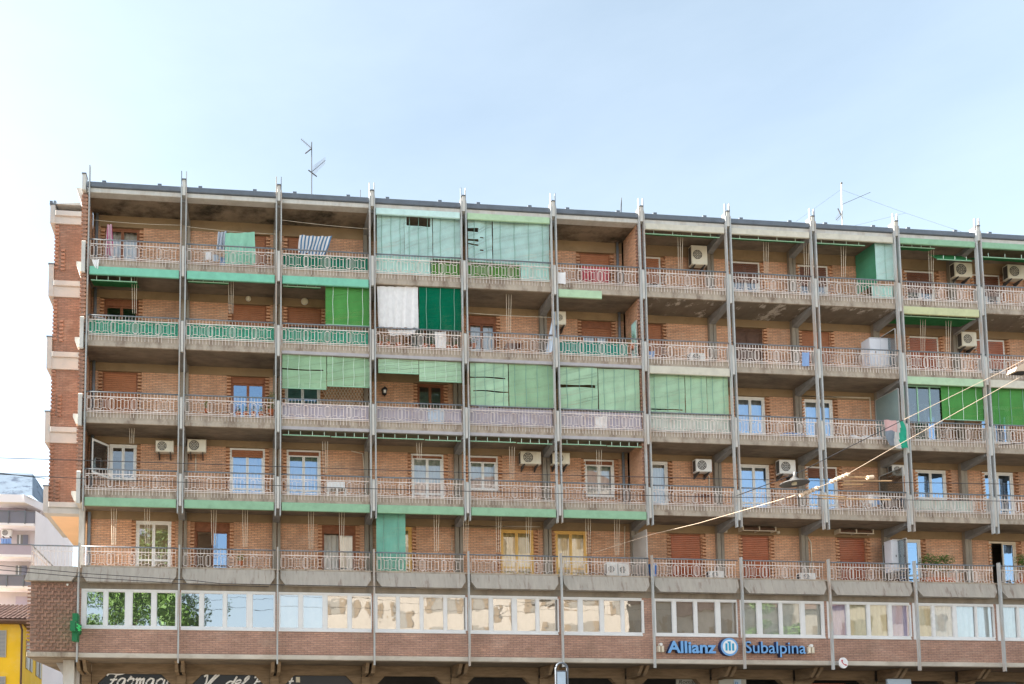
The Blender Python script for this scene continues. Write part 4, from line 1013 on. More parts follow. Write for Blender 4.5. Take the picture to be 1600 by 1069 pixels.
def thing_box(name, px0, py0, px1, py1, Y, d, m, label, cat):
    pc = (px0+px1)/2; root = empty(name, P(pc, py1, Y+d/2)); tag(root, label, cat)
    x0, x1 = PX(px0, py1, Y), PX(px1, py1, Y); z0, z1 = PZ(pc, py1, Y), PZ(pc, py0, Y)
    part('carcass', MB().cham(x0, x1, Y+.02, Y+d, z0, z1, .01), m, root); xm = (x0+x1)/2
    for a, b_ in ((x0+.01, xm-.006), (xm+.006, x1-.01)):
        dd = part('door', MB().cham(a, b_, Y, Y+.019, z0+.03, z1-.02, .006), m, root)
        part('handle', MB().box((a+b_)/2-.01, (a+b_)/2+.01, Y-.02, Y-.001, (z0+z1)/2-.05, (z0+z1)/2+.05), 'ac_fan', dd)
    part('top_panel', MB().box(x0-.01, x1+.01, Y-.005, Y+d, z1+.001, z1+.025), m, root)
thing_box('balcony_cabinet', 1361, 529, 1394, 573, .55, .5, 'cardboard', 'tall pale grey plastic cabinet on second balcony row, ninth bay', 'cabinet')
thing_box('balcony_cabinet', 1395, 845, 1420, 893, .6, .4, 'cardboard', 'pale cabinet behind the smoked divider on lowest balcony row', 'cabinet')
# white plastic cover at far left
m = MB().sheet(lambda u, v: (.25+.5*u, .45+.25*math.sin(v*3.1), ST[4]+.55+.55*math.sin(v*2.2)*(1-.15*u)), 8, 8)
tag(part('plastic_cover', m, 'sheet_w', smooth=True), 'white plastic cover over bulky goods at far left, second balcony row', 'cover')
# white chairs
def chair(px, py, Y, label):
    p = P(px, py, Y); root = empty('plastic_chair', (p.x, Y, ST[2])); tag(root, label, 'chair', 'white plastic chairs on the balcony'); z = ST[2]
    part('seat', MB().cham(p.x-.2, p.x+.2, Y-.2, Y+.2, z+.38, z+.42, .02), 'white', root)
    part('backrest', MB().cham(p.x-.2, p.x+.2, Y+.17, Y+.21, z+.42, z+.8, .02), 'white', root)
    for sx in (-.17, .17):
        for sy in (-.17, .17): part('leg', MB().box(p.x+sx-.02, p.x+sx+.02, Y+sy-.02, Y+sy+.02, z, z+.379), 'white', root)
chair(519, 772, .5, 'white plastic chair on fourth balcony row, left one of the pair'); chair(533, 772, .5, 'white plastic chair on fourth balcony row, right one of the pair')
# drying racks and small tables
def drying_rack(f, x, Y, wd, label, m='sheet_w'):
    z = ST[f]; root = empty('drying_rack', (x, Y, z)); tag(root, label, 'drying rack', 'drying racks on the balconies')
    fr = MB()
    for s_ in (-1, 1):
        fr.tube([(x+s_*wd/2, Y-.22, z), (x+s_*wd/2, Y+.22, z+.85)], .012, 5); fr.tube([(x+s_*wd/2, Y+.22, z), (x+s_*wd/2, Y-.22, z+.85)], .012, 5)
    part('rack_legs', fr, 'white', root)
    fr = MB()
    for q in range(6): fr.tube([(x-wd/2, Y-.22+q*.088, z+.85), (x+wd/2, Y-.22+q*.088, z+.85)], .007, 4)
    part('rack_rods', fr, 'white', root)
    rn = random.Random(label)
    for q in range(3):
        a = x-wd/2+.05+q*wd/3; l = rn.uniform(.3, .6)
        part('laundry', MB().sheet(lambda u, v: (a+u*wd*.28, Y-.22+q*.17+.02*math.sin(u*8+q), z+.85-v*l), 8, 5), (m, 'pale_blue', 'blue_towel')[q], root, smooth=True)
for f, x, lab in ((5, 5.3, 'second bay'), (2, 34.9, 'ninth bay')):
    drying_rack(f, x, .75, .9, 'white drying rack with laundry behind railing, %s, %s' % (ROW[f], lab))
def stool_table(f, x, Y, label, m):
    z = ST[f]+(.06 if f == 1 else 0); root = empty('balcony_table', (x, Y, z)); tag(root, label, 'table', 'small balcony tables')
    part('table_top', MB().cham(x-.35, x+.35, Y-.25, Y+.25, z+.66, z+.7, .015), m, root)
    for sx_ in (-.3, .3):
        for sy_ in (-.2, .2): part('leg', MB().box(x+sx_-.02, x+sx_+.02, Y+sy_-.02, Y+sy_+.02, z, z+.659), m, root)
for f, x, m_, lab in ((4, 18.4, 'wood', 'brown'), (2, 26.9, 'shutter_b', 'reddish'), (1, 38.9, 'white', 'white plastic')):
    stool_table(f, x, .8, 'small %s table behind railing, %s' % (lab, where(f, int(x//4))), m_)
# blue bin
p = P(1020, 898, .5)
m = MB().tube([(p.x, .5, 7.9), (p.x, .5, 8.5)], .13, 12, 0, .17); m.tube([(p.x, .5, 8.5), (p.x, .5, 8.54)], .19, 12)
tag(part('blue_bin', m, 'blue_pl', smooth=False), 'blue plastic bin beside the party wall, lowest balcony row', 'bin')
# folded laundry heap on third row
m = MB()
rn = random.Random(3)
for i in range(9):
    c = P(1222+i*4, 676, .4); m.sheet(lambda u, v, c=c, i=i: (c.x+(u-.5)*.28, .4+(v-.5)*.25+.03*math.sin(u*9+i), ST[3]+.1+.12*math.sin(u*3.1)*math.sin(v*3.1)+.03*i % .1), 6, 6)
tag(part('clothes_pile', m, 'blue_towel'), 'blue and dark clothes pile behind railing, third balcony row, eighth bay', 'clothes')
m = MB().sheet(lambda u, v: (33.7+u*1.4, .25+v*.4, ST[3]+.08+.22*abs(math.sin(u*7+v*2))*math.sin(v*3.14)), 24, 6)
tag(part('pale_blanket', m, 'sheet_w', smooth=True), 'crumpled pale blanket on floor behind railing, third balcony row, ninth bay', 'blanket')
# smoked dividers between flats
def divider(f, x, z0, z1, label, y0=.15, y1=1.4, m='glass_smoke'):
    o = part('balcony_divider', MB().box(x-.006, x+.006, y0, y1, z0, z1), m); tag(o, label, 'divider')
    fr = MB(); fr.box(x-.02, x+.02, y0-.03, y0, z0, z1); fr.box(x-.02, x+.02, y1, y1+.03, z0, z1); fr.box(x-.02, x+.02, y0, y1, z1, z1+.03); part('frame', fr, 'steel', o)
M['panel_teal'] = mat('frosted_teal_panel', (.2, .28, .28), .3, .1, 2, spec=.5)
M['panel_grey'] = mat('frosted_grey_panel', (.4, .38, .35), .4, .1, 2, spec=.5)
divider(3, 35.85, ST[3], CEIL[3]-.4, 'teal grey frosted divider left of the tenth post, third balcony row', m='panel_teal')
divider(2, 35.85, ST[2], ST[2]+2.0, 'smoked glass divider left of tenth post, fourth balcony row')
divider(1, 35.85, ST[1]+.05, ST[1]+2.0, 'smoked glass divider at tenth post, lowest balcony row')
divider(1, 23.9, ST[1]+.05, ST[1]+2.1, 'grey frosted divider below the party wall, lowest balcony row', m='panel_grey')
divider(4, 35.85, ST[4], ST[4]+1.9, 'smoked glass divider beside the pale cabinet, second balcony row')
divider(4, 23.75, ST[4], ST[4]+1.75, 'pale turquoise panel beside the party wall, second balcony row', y0=.2, y1=.6, m='scr_turq')
# conservatory glazing, third row tenth bay
x0, x1 = 36.2, 38.0
root = empty('balcony_glazing', ((x0+x1)/2, .2, H[3])); tag(root, 'glazed balcony enclosure left of the grass green blind, third balcony row', 'glazing')
for i in range(3):
    a = x0+i*.6; part('pane', MB().box(a+.03, a+.57, .2, .206, H[3]+.02, CEIL[3]-.26), 'glass_smoke', root); part('mullion', MB().box(a-.025, a+.025, .18, .23, H[3], CEIL[3]-.25), 'awn_rail', root)
part('top_rail', MB().box(x0, x1, .17, .24, CEIL[3]-.26, CEIL[3]-.2), 'awn_rail', root)
# lattice
m = MB(); a = P(513, 600, BW-.04); b_ = P(567, 628, BW-.04)
for i in range(-3, 12):
    for s in (-1, 1):
        xa = a.x+i*.14; z0_, z1_ = b_.z-.35, a.z
        p0 = Vector((xa if s > 0 else xa+.6, BW-.05, z0_)); p1 = Vector((xa+.6 if s > 0 else xa, BW-.05-.005*s, z1_)); m.bar(p0, p1, .018, .012)
tag(part('trellis', m, 'conduit'), 'wooden diamond trellis on brick wall below green blind, third balcony row', 'trellis')
# wall lamps
def round_lamp(px, py, r, label):
    p = P(px, py, BW); root = empty('wall_lamp', p); tag(root, label, 'lamp')
    part('base', MB().disc((p.x, BW-.03, p.z), r*1.05, 'y', 20, .04), 'white', root)
    m = MB(); n = 16
    for k in range(5):
        a0, a1 = k*math.pi/10, (k+1)*math.pi/10
        m.add([(p.x+r*math.cos(a0)*math.cos(2*math.pi*i/n), BW-.05-.09*math.sin(a0), p.z+r*math.cos(a0)*math.sin(2*math.pi*i/n)) for i in range(n)]+[(p.x+r*math.cos(a1)*math.cos(2*math.pi*i/n), BW-.05-.09*math.sin(a1), p.z+r*math.cos(a1)*math.sin(2*math.pi*i/n)) for i in range(n)], [(i, (i+1) % n, (i+1) % n+n, i+n) for i in range(n)])
    part('globe', m, 'lampglass', root, smooth=True)
round_lamp(388, 467.5, .11, 'small round opal wall lamp, second balcony row, second bay'); round_lamp(476, 471.7, .15, 'large round opal wall lamp, second balcony row, third bay')
p = P(600.5, 613, BW-.1); root = empty('wall_lantern', p); tag(root, 'black iron wall lantern on brick, third balcony row, fourth bay', 'lantern')
part('cage', MB().prism([(p.x-.08, p.z-.13), (p.x+.08, p.z-.13), (p.x+.1, p.z+.1), (p.x-.1, p.z+.1)], BW-.22, BW-.06), 'black', root)
part('roof', MB().prism([(p.x-.12, p.z+.101), (p.x+.12, p.z+.101), (p.x, p.z+.22)], BW-.24, BW-.04), 'black', root)
part('glass', MB().box(p.x-.05, p.x+.05, BW-.226, BW-.2205, p.z-.08, p.z+.06), 'ac_white', root)
part('arm', MB().tube([(p.x, BW-.14, p.z-.13), (p.x, BW-.08, p.z-.2), (p.x, BW-.01, p.z-.18)], .012, 6), 'black', root)
# rolled sun-awning housings above the orange shutters
for i, (px0, px1, py) in enumerate(((1160, 1211, 826), (1311, 1363, 830))):
    a, b_ = P(px0, py, 1.2), P(px1, py, 1.2); z = a.z
    o = part('awning_housing', MB().tube([(a.x, 1.25, z), (b_.x, 1.25, z)], .09, 10), 'wood_dark'); tag(o, 'dark rolled awning housing above the %s orange shutter, lowest balcony row' % ('middle' if i == 0 else 'right'), 'awning')
    for u in (0, .5, 1): part('bracket', MB().box(a.x+(b_.x-a.x)*u-.02, a.x+(b_.x-a.x)*u+.02, 1.14, BW-.014, z-.1, z+.1), 'conduit', o)
    part('front_bar', MB().box(a.x, b_.x, 1.1, 1.13, z-.12, z-.09), 'conduit', o)
# conduits
for pts in ([(1244, 662), (1244.5, 619), (1359, 622), (1361, 655)], [(549, 705), (567, 709), (570, 745)], [(706, 860), (706, 822), (844, 823)], [(1127, 895), (1125, 845)], [(1269, 900), (1267, 848), (1260, 836)], [(1519, 900), (1517, 843)], [(1508, 575), (1507, 548), (1524, 545)], [(1095, 738), (1108, 745), (1108, 765)], [(306, 708), (306, 740)], [(976, 873), (976, 822)]):
    part('conduit', MB().tube([P(x, y, BW-.03) for x, y in pts], .035 if len(pts) == 4 else .025, 6), 'conduit', BLD, smooth=True)
for i, (px, py) in enumerate(((1134, 830), (1216, 832))):
    p = P(px, py, BW-.05); part('junction_box', MB().cham(p.x-.06, p.x+.06, BW-.09, BW-.013, p.z-.06, p.z+.06, .01), 'conduit', BLD)

# ------------------------------------------------------------------ lettering
def letters(text, size, x, z, Y, mats, parent, depth=.1, bold=0., shear=0., xscale=1., spacing=1., target_w=None):
    def mk(body):
        cu = bpy.data.curves.new('letter', 'FONT'); cu.body = body; cu.size = size; cu.extrude = depth/2; cu.offset = bold; cu.shear = shear; cu.space_character = spacing; cu.resolution_u = 4
        o = bpy.data.objects.new('tmp', cu); COL.objects.link(o); bpy.context.view_layer.update()
        dg = bpy.context.evaluated_depsgraph_get(); me = bpy.data.meshes.new_from_object(o.evaluated_get(dg))
        bpy.data.objects.remove(o); return me
    def ext(me): return min(v.co.x for v in me.vertices), max(v.co.x for v in me.vertices)
    full = ext(mk(text)); sc = (target_w/(full[1]-full[0])) if target_w else xscale
    out = []
    for i, ch in enumerate(text):
        if ch == ' ': continue
        me = mk(ch); a, b_ = ext(me)
        e = ext(mk(text[:i+1]))[1]               # right edge of this letter in the word
        dx = e-b_
        me.materials.clear()
        for q in mats: me.materials.append(M[q])
        for v in me.vertices: v.co = Vector(((v.co.x+dx-full[0])*sc, -v.co.z, v.co.y))
        me.update()
        # fronts (towards -Y) take the first material, sides the second
        for pl in me.polygons: pl.material_index = 0 if abs(pl.normal.y) > .8 else len(mats)-1
        o = link('letter', me, (x, Y, z), parent); out.append(o)
    return out
SGN = empty('company_sign', P(1150, 1022, MY-.02)); tag(SGN, 'blue raised lettering with round white and blue emblem on the brick band', 'sign')
a, b_ = P(1042, 1019, .1), P(1118, 1019.5, .1)
letters('Allianz', .7, a.x, a.z-.02, .12, ('sign_front', 'sign_side'), SGN, .17, .02, target_w=b_.x-a.x)
a, b_ = P(1163, 1021, .1), P(1258, 1022.5, .1)
letters('Subalpina', .73, a.x, a.z+.015, .12, ('sign_front', 'sign_side'), SGN, .17, .004, target_w=b_.x-a.x)
e = P(1139, 1011, .05); er_ = .39
em = part('emblem', MB().disc((e.x, .12, e.z), er_, 'y', 40, .2), 'sign_side', SGN)
part('emblem_ring', MB().disc((e.x, .015, e.z), er_*.99, 'y', 40, .012), 'sign_front', em)
part('emblem_face', MB().disc((e.x, .003, e.z), er_*.78, 'y', 40, .012), 'sign_white', em)
m = MB(); s = er_
m.prism([(e.x-.5*s, e.z-.42*s), (e.x-.27*s, e.z-.42*s), (e.x-.27*s, e.z+.38*s), (e.x-.5*s, e.z+.38*s)], -.012, -.004)
m.prism([(e.x-.115*s, e.z-.42*s), (e.x+.115*s, e.z-.42*s), (e.x+.115*s, e.z+.6*s), (e.x-.22*s, e.z+.6*s), (e.x-.22*s, e.z+.46*s), (e.x-.115*s, e.z+.42*s)], -.012, -.004)
m.prism([(e.x+.27*s, e.z-.42*s), (e.x+.5*s, e.z-.42*s), (e.x+.5*s, e.z+.38*s), (e.x+.27*s, e.z+.38*s)], -.012, -.004)
part('emblem_bars', m, 'sign_teal', em)
def spots(px, py, label):
    p = P(px, py, .05); root = empty('floodlight', p); tag(root, label, 'lamp')
    for dx in (-.1, .06): part('lamp_head', MB().cham(p.x+dx-.055, p.x+dx+.055, .0, .14, p.z-.14, p.z+.13, .02), 'conduit', root)
    part('stem', MB().tube([(p.x-.02, .07, p.z+.1), (p.x-.02, .22, p.z+.22)], .03, 6), 'conduit', root)
    part('sensor', MB().disc((p.x-.02, .03, p.z+.19), .065, 'y', 12, .08), 'ac_white', root)
spots(1033, 1014, 'pair of small cream floodlights left of the blue lettering'); spots(1268, 1016, 'pair of small cream floodlights right of the blue lettering')
# telephone sign
p = P(1317.5, 1036, -.1); root = empty('telephone_sign', p); tag(root, 'round white telephone sign with red handset below the brick band', 'sign')
part('disc', MB().disc((p.x, -.1, p.z), .19, 'y', 28, .07, rz=.235), 'sign_white', root)
m = MB(); hp = [(-.08, .12), (-.085, .06), (-.05, -.01), (.0, -.06), (.06, -.09), (.1, -.1)]
m.tube([(p.x+x, -.142, p.z+z) for x, z in hp], .014, 6); m.tube([(p.x-.085, -.142, p.z+.13), (p.x-.075, -.142, p.z+.06)], .028, 6); m.tube([(p.x+.05, -.142, p.z-.085), (p.x+.11, -.142, p.z-.1)], .028, 6)
part('handset', m, 'red', root); part('bracket', MB().box(p.x-.02, p.x+.02, -.06, .2, p.z-.02, p.z+.02), 'rail_dark', root)
# pharmacy cross, mounted at right angles to the front
p = P(118.5, 981, -.35); root = empty('pharmacy_cross', p); tag(root, 'green lit pharmacy cross projecting from the left corner post', 'sign')
def crosspoly(s, t): return [(-t, -s), (t, -s), (t, -t), (s, -t), (s, t), (t, t), (t, s), (-t, s), (-t, t), (-s, t), (-s, -t), (-t, -t)]
def rotm(mb, a):
    c, s_ = math.cos(a), math.sin(a)
    mb.v = [(p.x+(x*c-y*s_), p.y+(x*s_+y*c), p.z+z) for x, y, z in mb.v]; return mb
ang = R(88)
part('cross_body', rotm(MB().prism(crosspoly(.55, .2), -.1, .1), ang), 'cross', root)
part('cross_face', rotm(MB().prism(crosspoly(.49, .15), -.115, -.101), ang), 'cross', root)
m = MB()
for i in range(4): m.box(-.42+.02, .42, -.125, -.116, -.12+i*.065, -.12+i*.065+.03) if i % 2 else m.box(-.13, .13, -.125, -.116, -.12+i*.065, -.12+i*.065+.04)
part('cross_lights', rotm(m, ang), 'cross_lit', root)
part('cross_arm', MB().tube([(p.x, p.y, p.z), (p.x+.05, .1, p.z)], .03, 6), 'rail_dark', root)
# pharmacy and shop fascias with hand-lettered script
def stroke(m, pts, ox, oz, sx, sz, r, Y):
    # smooth polyline through the points
    q = []
    n = len(pts)
    for i in range(n-1):
        p0, p1, p2, p3 = pts[max(i-1, 0)], pts[i], pts[i+1], pts[min(i+2, n-1)]
        for k in range(5):
            t = k/5
            q.append(tuple(.5*((2*b)+(-a+c)*t+(2*a-5*b+4*c-d)*t*t+(-a+3*b-3*c+d)*t**3) for a, b, c, d in zip(p0, p1, p2, p3)))
    q.append(pts[-1])
    m.tube([(ox+(x+.22*z)*sx, Y, oz+z*sz) for x, z in q], r, 6)
SCR = {
 'F': [[(-.12, .86), (-.05, 1.04), (.2, 1.06), (.5, .98), (.85, 1.1)], [(.42, 1.02), (.36, .5), (.22, .05), (.0, -.1), (-.1, .05)], [(.15, .52), (.55, .55)]],
 'a': [[(.42, .45), (.2, .5), (.03, .25), (.12, .02), (.32, .1), (.42, .45), (.42, .1), (.55, .0)]],
 'r': [[(.0, .3), (.1, .5), (.12, .62), (.2, .55), (.12, .45), (.35, .48), (.3, .1), (.45, .0)]],
 'm': [[(.0, .4), (.1, .5), (.1, .0), (.14, .35), (.28, .5), (.3, .0), (.34, .35), (.48, .5), (.5, .1), (.62, .0)]],
 'c': [[(.38, .42), (.25, .5), (.06, .3), (.12, .02), (.4, .1)]],
 'i': [[(.08, .45), (.08, .1), (.22, .0)], [(.13, .68), (.15, .7)]],
 'V': [[(-.1, .9), (.05, 1.05), (.12, .6), (.15, .0), (.35, .6), (.55, 1.1)], [(.3, .0), (.45, .5), (.72, 1.1)]],
 'd': [[(.4, .45), (.2, .5), (.03, .25), (.12, .02), (.32, .1), (.5, .95), (.42, .3), (.5, .0)]],
 'e': [[(.05, .22), (.3, .32), (.28, .5), (.08, .38), (.1, .05), (.38, .1)]],
 'l': [[(.02, .2), (.3, .75), (.28, .98), (.12, .7), (.1, .1), (.3, .05)]],
 'P': [[(.25, 1.0), (.15, .4), (.02, -.1)], [(.0, .85), (.35, 1.1), (.6, .85), (.4, .55), (.15, .5)]],
 'o': [[(.25, .5), (.05, .3), (.12, .02), (.35, .1), (.38, .4), (.25, .5), (.5, .45)]],
 't': [[(.25, .85), (.15, .3), (.2, .02), (.4, .1)], [(.0, .5), (.45, .55)]],
}
ADV = {'F': .62, 'a': .56, 'r': .46, 'm': .64, 'c': .4, 'i': .24, 'V': .95, 'd': .5, 'e': .38, 'l': .32, 'P': .62, 'o': .5, 't': .4, ' ': .3}
def fascia(b, text, px0, py_base, px1, label, sz=.5, extra=None):
    x0, x1 = b*W+.33, b*W+W-.33; zt = 3.73; Y = AY+.1
    poly = [(x0, 2.4), (x1, 2.4), (x1, zt-.55), (x1-.55, zt), (x0+.55, zt), (x0, zt-.55)]
    root = part('shop_fascia', MB().prism(poly, Y, Y+.06), 'fascia_navy'); tag(root, label, 'shop sign')
    tot = sum(ADV[c] for c in text); X0 = PX(px0, py_base, Y); X1 = PX(px1, py_base, Y); sx = (X1-X0)/tot; z = PZ((px0+px1)/2, py_base, Y); x = X0
    for ch in text:
        if ch != ' ':
            m = MB()
            for st in SCR[ch]: stroke(m, st, x, z, sx, sz*(1.3 if ch in 'armcieo' else 1.), .042, Y-.02)
            part('letter', m, 'script', root, smooth=True)
        x += ADV[ch]*sx
fascia(0, 'Farmacia', 165, 1072, 274, 'navy shop fascia with white script lettering in first arcade bay', .5)
fascia(1, 'V del Por', 316, 1074, 436, 'navy shop fascia with white script lettering in second arcade bay', .5)
fascia(2, 't', 449, 1074, 456, 'navy shop fascia with white script end in third arcade bay', .5)
p = P(465.5, 1062, AY+.05); tag(part('alarm_box', MB().cham(p.x-.09, p.x+.09, AY+.02, AY+.1, p.z-.12, p.z+.12, .015), 'ac'), 'small beige alarm box on navy shop fascia', 'alarm box')
# small shop signs
x0, x1 = PX(1057, 1065, 2.6), PX(1091, 1065, 2.6); zc = PZ(1074, 1061, 2.6)
root = part('grey_shop_sign', MB().cham(x0, x1, 2.6, 2.66, zc-.5, zc, .01), 'louvre'); tag(root, 'grey hanging sign with black script in seventh arcade bay', 'shop sign')
letters('Roman', .25, x0+.1, zc-.22, 2.59, ('black', 'black'), root, .01, .0, .25, target_w=(x1-x0)*.8)
x0, x1 = PX(1124, 1065, 2.0), PX(1166, 1065, 2.0); zc = PZ(1145, 1061, 2.0)
root = part('parking_sign', MB().cham(x0, x1, 2.0, 2.1, zc-.7, zc, .01), 'louvre'); tag(root, 'dark wooden sign box with blue letter in eighth arcade bay', 'shop sign')
m = MB().cham(PX(1147, 1065, 1.97), PX(1158, 1065, 1.97), 1.96, 1.99, zc-.42, zc-.02, .005); pl_ = part('letter_plate', m, 'panel_blue', root)
letters('R', .34, PX(1149, 1065, 1.95), zc-.36, 1.95, ('sign_front', 'sign_side'), root, .015)
m = MB().cham(PX(1387, 1066, 1.2), PX(1424, 1066, 1.2), 1.2, 1.3, PZ(1405, 1100, 1.2), PZ(1405, 1061, 1.2), .015)
tag(part('blue_light_box', m, 'panel_blue'), 'pale blue light box sign at bottom edge near tenth arcade bay', 'sign')
# street sign with hoop frame
Y = -7.0; root = empty('street_sign', (PX(877, 1069, Y), Y, GZ+.13)); tag(root, 'dark hoop-framed street sign with pale blue panel', 'street sign')
xl, xr = PX(868.5, 1050, Y), PX(886.5, 1050, Y); zt = PZ(877, 1036, Y); r = (xr-xl)/2; xc = (xl+xr)/2
pts = [(xl, Y, GZ+.13)]+[(xc-r*math.cos(a), Y, zt-r+r*math.sin(a)) for a in [math.pi*i/12 for i in range(13)]]+[(xr, Y, GZ+.13)]
part('hoop_frame', MB().tube(pts, .033, 10), 'roof_dark', root, smooth=True)
part('panel', MB().cham(xl+.05, xr-.07, Y-.03, Y+.03, zt-2.2, PZ(877, 1050, Y), .01), 'panel_blue', root)
part('crossbar', MB().box(xl, xr, Y-.02, Y+.02, PZ(877, 1049.5, Y)+.002, PZ(877, 1048, Y)), 'roof_dark', root)

# ------------------------------------------------------------------ roof antennas, dish
def yagi(m, o, d, L, n, el):
    d = Vector(d).normalized(); o = Vector(o); m.tube([o, o+d*L], .012, 5); s = d.cross(Vector((0, 0, 1))).normalized()
    s = (s*.45+Vector((0, 0, 1)).cross(s).cross(s)*0+Vector((0, 0, .9))).normalized() if el == 'v' else s
    for i in range(n):
        p = o+d*L*(i+.5)/n; l = .22*(1-.4*i/n); m.tube([p-s*l, p+s*l], .007, 4)
Y = 3.0; b0 = P(487, 306, Y); t0 = P(487, 222, Y); b0.z = 24.12
root = empty('roof_antenna', b0); tag(root, 'tall thin television mast with two comb antennas on the roof', 'antenna')
part('mast', MB().tube([b0, t0], .022, 6), 'antenna', root)
m = MB(); o = P(487, 232, Y); yagi(m, o, P(471, 218, Y)-o, 1.2*.55, 7, 'v'); q = P(477, 240, Y); m.tube([o, q], .03, 4); part('upper_yagi', m, 'antenna', root)
m = MB(); o = P(488, 268, Y); yagi(m, o, P(509, 250, Y)-o, .85, 11, 'v'); m.tube([P(482, 266, Y), P(495, 276, Y)], .03, 4); part('lower_yagi', m, 'antenna', root)
Y = 4.0; b0 = P(1315, 372, Y); t0 = P(1314.5, 288, Y); b0.z = 24.12
root = empty('roof_antenna', b0); tag(root, 'white antenna mast with long side boom above satellite dish', 'antenna')
part('mast', MB().tube([b0, t0], .028, 8), 'louvre', root, smooth=True); part('finial', MB().tube([t0, t0+Vector((0, 0, .08))], .05, 8), 'black', root)
part('boom', MB().tube([P(1315, 320, Y), P(1360, 300.5, Y)], .011, 6), 'antenna', root)
m = MB(); o = P(1314, 336, Y); m.tube([o, P(1309, 326, Y)], .025, 5); yagi(m, o, P(1305, 345, Y)-o, .4, 5, 'v'); part('small_yagi', m, 'antenna', root)
p = P(1320, 352, 3.2); root = empty('satellite_dish', (p.x, 3.2, 24.12)); tag(root, 'white satellite dish peeking over the roof edge', 'dish')
m = MB(); n = 20
for k in range(4):
    r0, r1 = .48*k/4, .48*(k+1)/4
    m.add([(p.x+r0*math.cos(2*math.pi*i/n), 3.2+r0*r0*.5, 24.45+r0*math.sin(2*math.pi*i/n)) for i in range(n)]+[(p.x+r1*math.cos(2*math.pi*i/n), 3.2+r1*r1*.5*-1, 24.45+r1*math.sin(2*math.pi*i/n)) for i in range(n)], [(i, (i+1) % n, (i+1) % n+n, i+n) for i in range(n)])
part('reflector', m, 'dish', root, smooth=True); part('feed_arm', MB().tube([(p.x+.2, 3.2, 24.2), (p.x+.36, 2.8, 24.72)], .025, 6), 'antenna', root); part('dish_foot', MB().tube([(p.x, 3.3, 24.12), (p.x, 3.3, 24.4)], .03, 6), 'antenna', root)
b0 = P(968, 335, 2.0); t0 = P(971, 309, 2.0); b0.z = 24.12
root = empty('roof_antenna', b0); tag(root, 'small two-legged rod antenna on the roof above sixth bay', 'antenna')
part('rod', MB().tube([b0+Vector((.07, 0, 0)), t0], .016, 5), 'antenna', root); part('stay', MB().tube([b0-Vector((.12, 0, 0)), t0], .012, 5), 'antenna', root)
b0 = P(563, 315, 1.5); part('lightning_rod', MB().tube([(b0.x, 1.5, 24.12), (b0.x, 1.5, PZ(563, 297, 1.5))], .015, 5), 'antenna', BLD)
wire([(1240, 349), (1313, 297)], 0, .004, 'antenna', 'thin guy wire falling left from the white antenna mast', ends=(3.9, 3.9))
wire([(1316, 297), (1415, 333), (1520, 368)], 0, .004, 'antenna', 'thin guy wire falling right from the white antenna mast', ends=(3.9, 3.5, 2.5))
wire([(1330, 354), (1415, 333)], 0, .004, 'antenna', 'thin guy wire rising from the satellite dish', ends=(3.6, 3.5))

# ------------------------------------------------------------------ overhead wires and hanging lamp
WY_ = -10.0
wire([(-40, 714.5), (270, 723.5), (550, 733), (820, 741), (1090, 747.5), (1350, 753), (1640, 757.5)], WY_, .0105, 'wire', 'upper black overhead cable crossing the whole front')
wire([(-40, 739), (130, 748), (270, 753), (550, 763), (820, 770), (1090, 776), (1350, 780.5), (1640, 784)], WY_, .0105, 'wire', 'lower black overhead cable crossing the whole front')
wire([(-40, 735), (70, 747.5)], WY_, .012, 'wire', 'short black cable joining the lower overhead cable at far left')
wire([(-40, 880), (130, 896), (300, 907), (345, 912), (650, 918)], WY_, .01, 'wire', 'thin black cable before the concrete parapet at left')
wire([(-40, 887), (130, 902), (300, 913), (420, 917)], WY_, .01, 'wire', 'second thin black cable before the concrete parapet at left')
wire([(927, 864), (1015, 836), (1090, 818), (1253, 771)], WY_, .008, 'wire_lit', 'trolley wire painted sunlit cream rising from the lowest balconies to the insulators', 'trolley_wire', ends=(-.1, -3, -5, -10))
wire([(1262, 768), (1306, 751), (1326, 740), (1390, 703), (1600, 586), (1680, 541)], WY_, .009, 'wire_lit', 'trolley wire painted sunlit cream rising from the insulators to the right edge', 'trolley_wire')
wire([(1150, 775), (1245, 740), (1300, 712), (1412, 656)], WY_, .013, 'wire', 'dark span wire running through the hanging street lamp')
wire([(1412, 656), (1561, 583), (1680, 520)], WY_, .008, 'wire_lit', 'upper trolley wire painted sunlit cream at the right edge', 'trolley_wire')  # continues the dark span wire, its lit stretch painted cream
wire([(1560, 696), (1640, 688)], WY_, .01, 'wire', 'short dark cable at the right edge below the trolley wires')
def insul(px, py, n, label):
    p = P(px, py, WY_); root = empty('wire_insulator', p); tag(root, label, 'insulator'); d = (P(px+30, py-13, WY_)-p).normalized()
    part('clamp', MB().tube([p-d*.35, p+d*.35], .035, 8), 'wire_lit', root)
    m = MB()
    for i in range(n): m.tube([p+d*(-.3+i*.13), p+d*(-.24+i*.13)], .065, 8)
    part('insulator_disc', m, 'wire_lit', root)
    return root
r1 = insul(1265, 768, 5, 'cream knobbly insulator, lower left of the two on the trolley wire'); r2 = insul(1312, 747, 5, 'cream knobbly insulator, upper right of the two on the trolley wire')
for r_, pts in ((r1, [(1270, 773), (1320, 777)]), (r1, [(1285, 779), (1392, 781)]), (r2, [(1320, 745), (1362, 746.5)]), (r2, [(1318, 752), (1393, 751.5)]), (r2, [(1315, 757), (1348, 757)])):
    part('insulator_rod', MB().tube([P(x, y, WY_) for x, y in pts], .02, 6), 'copper', r_)
for x, y in ((1360, 746.5),): part('rod_end', MB().tube([P(x-5, y, WY_), P(x+4, y-1, WY_)], .06, 8), 'wire_lit', r2)
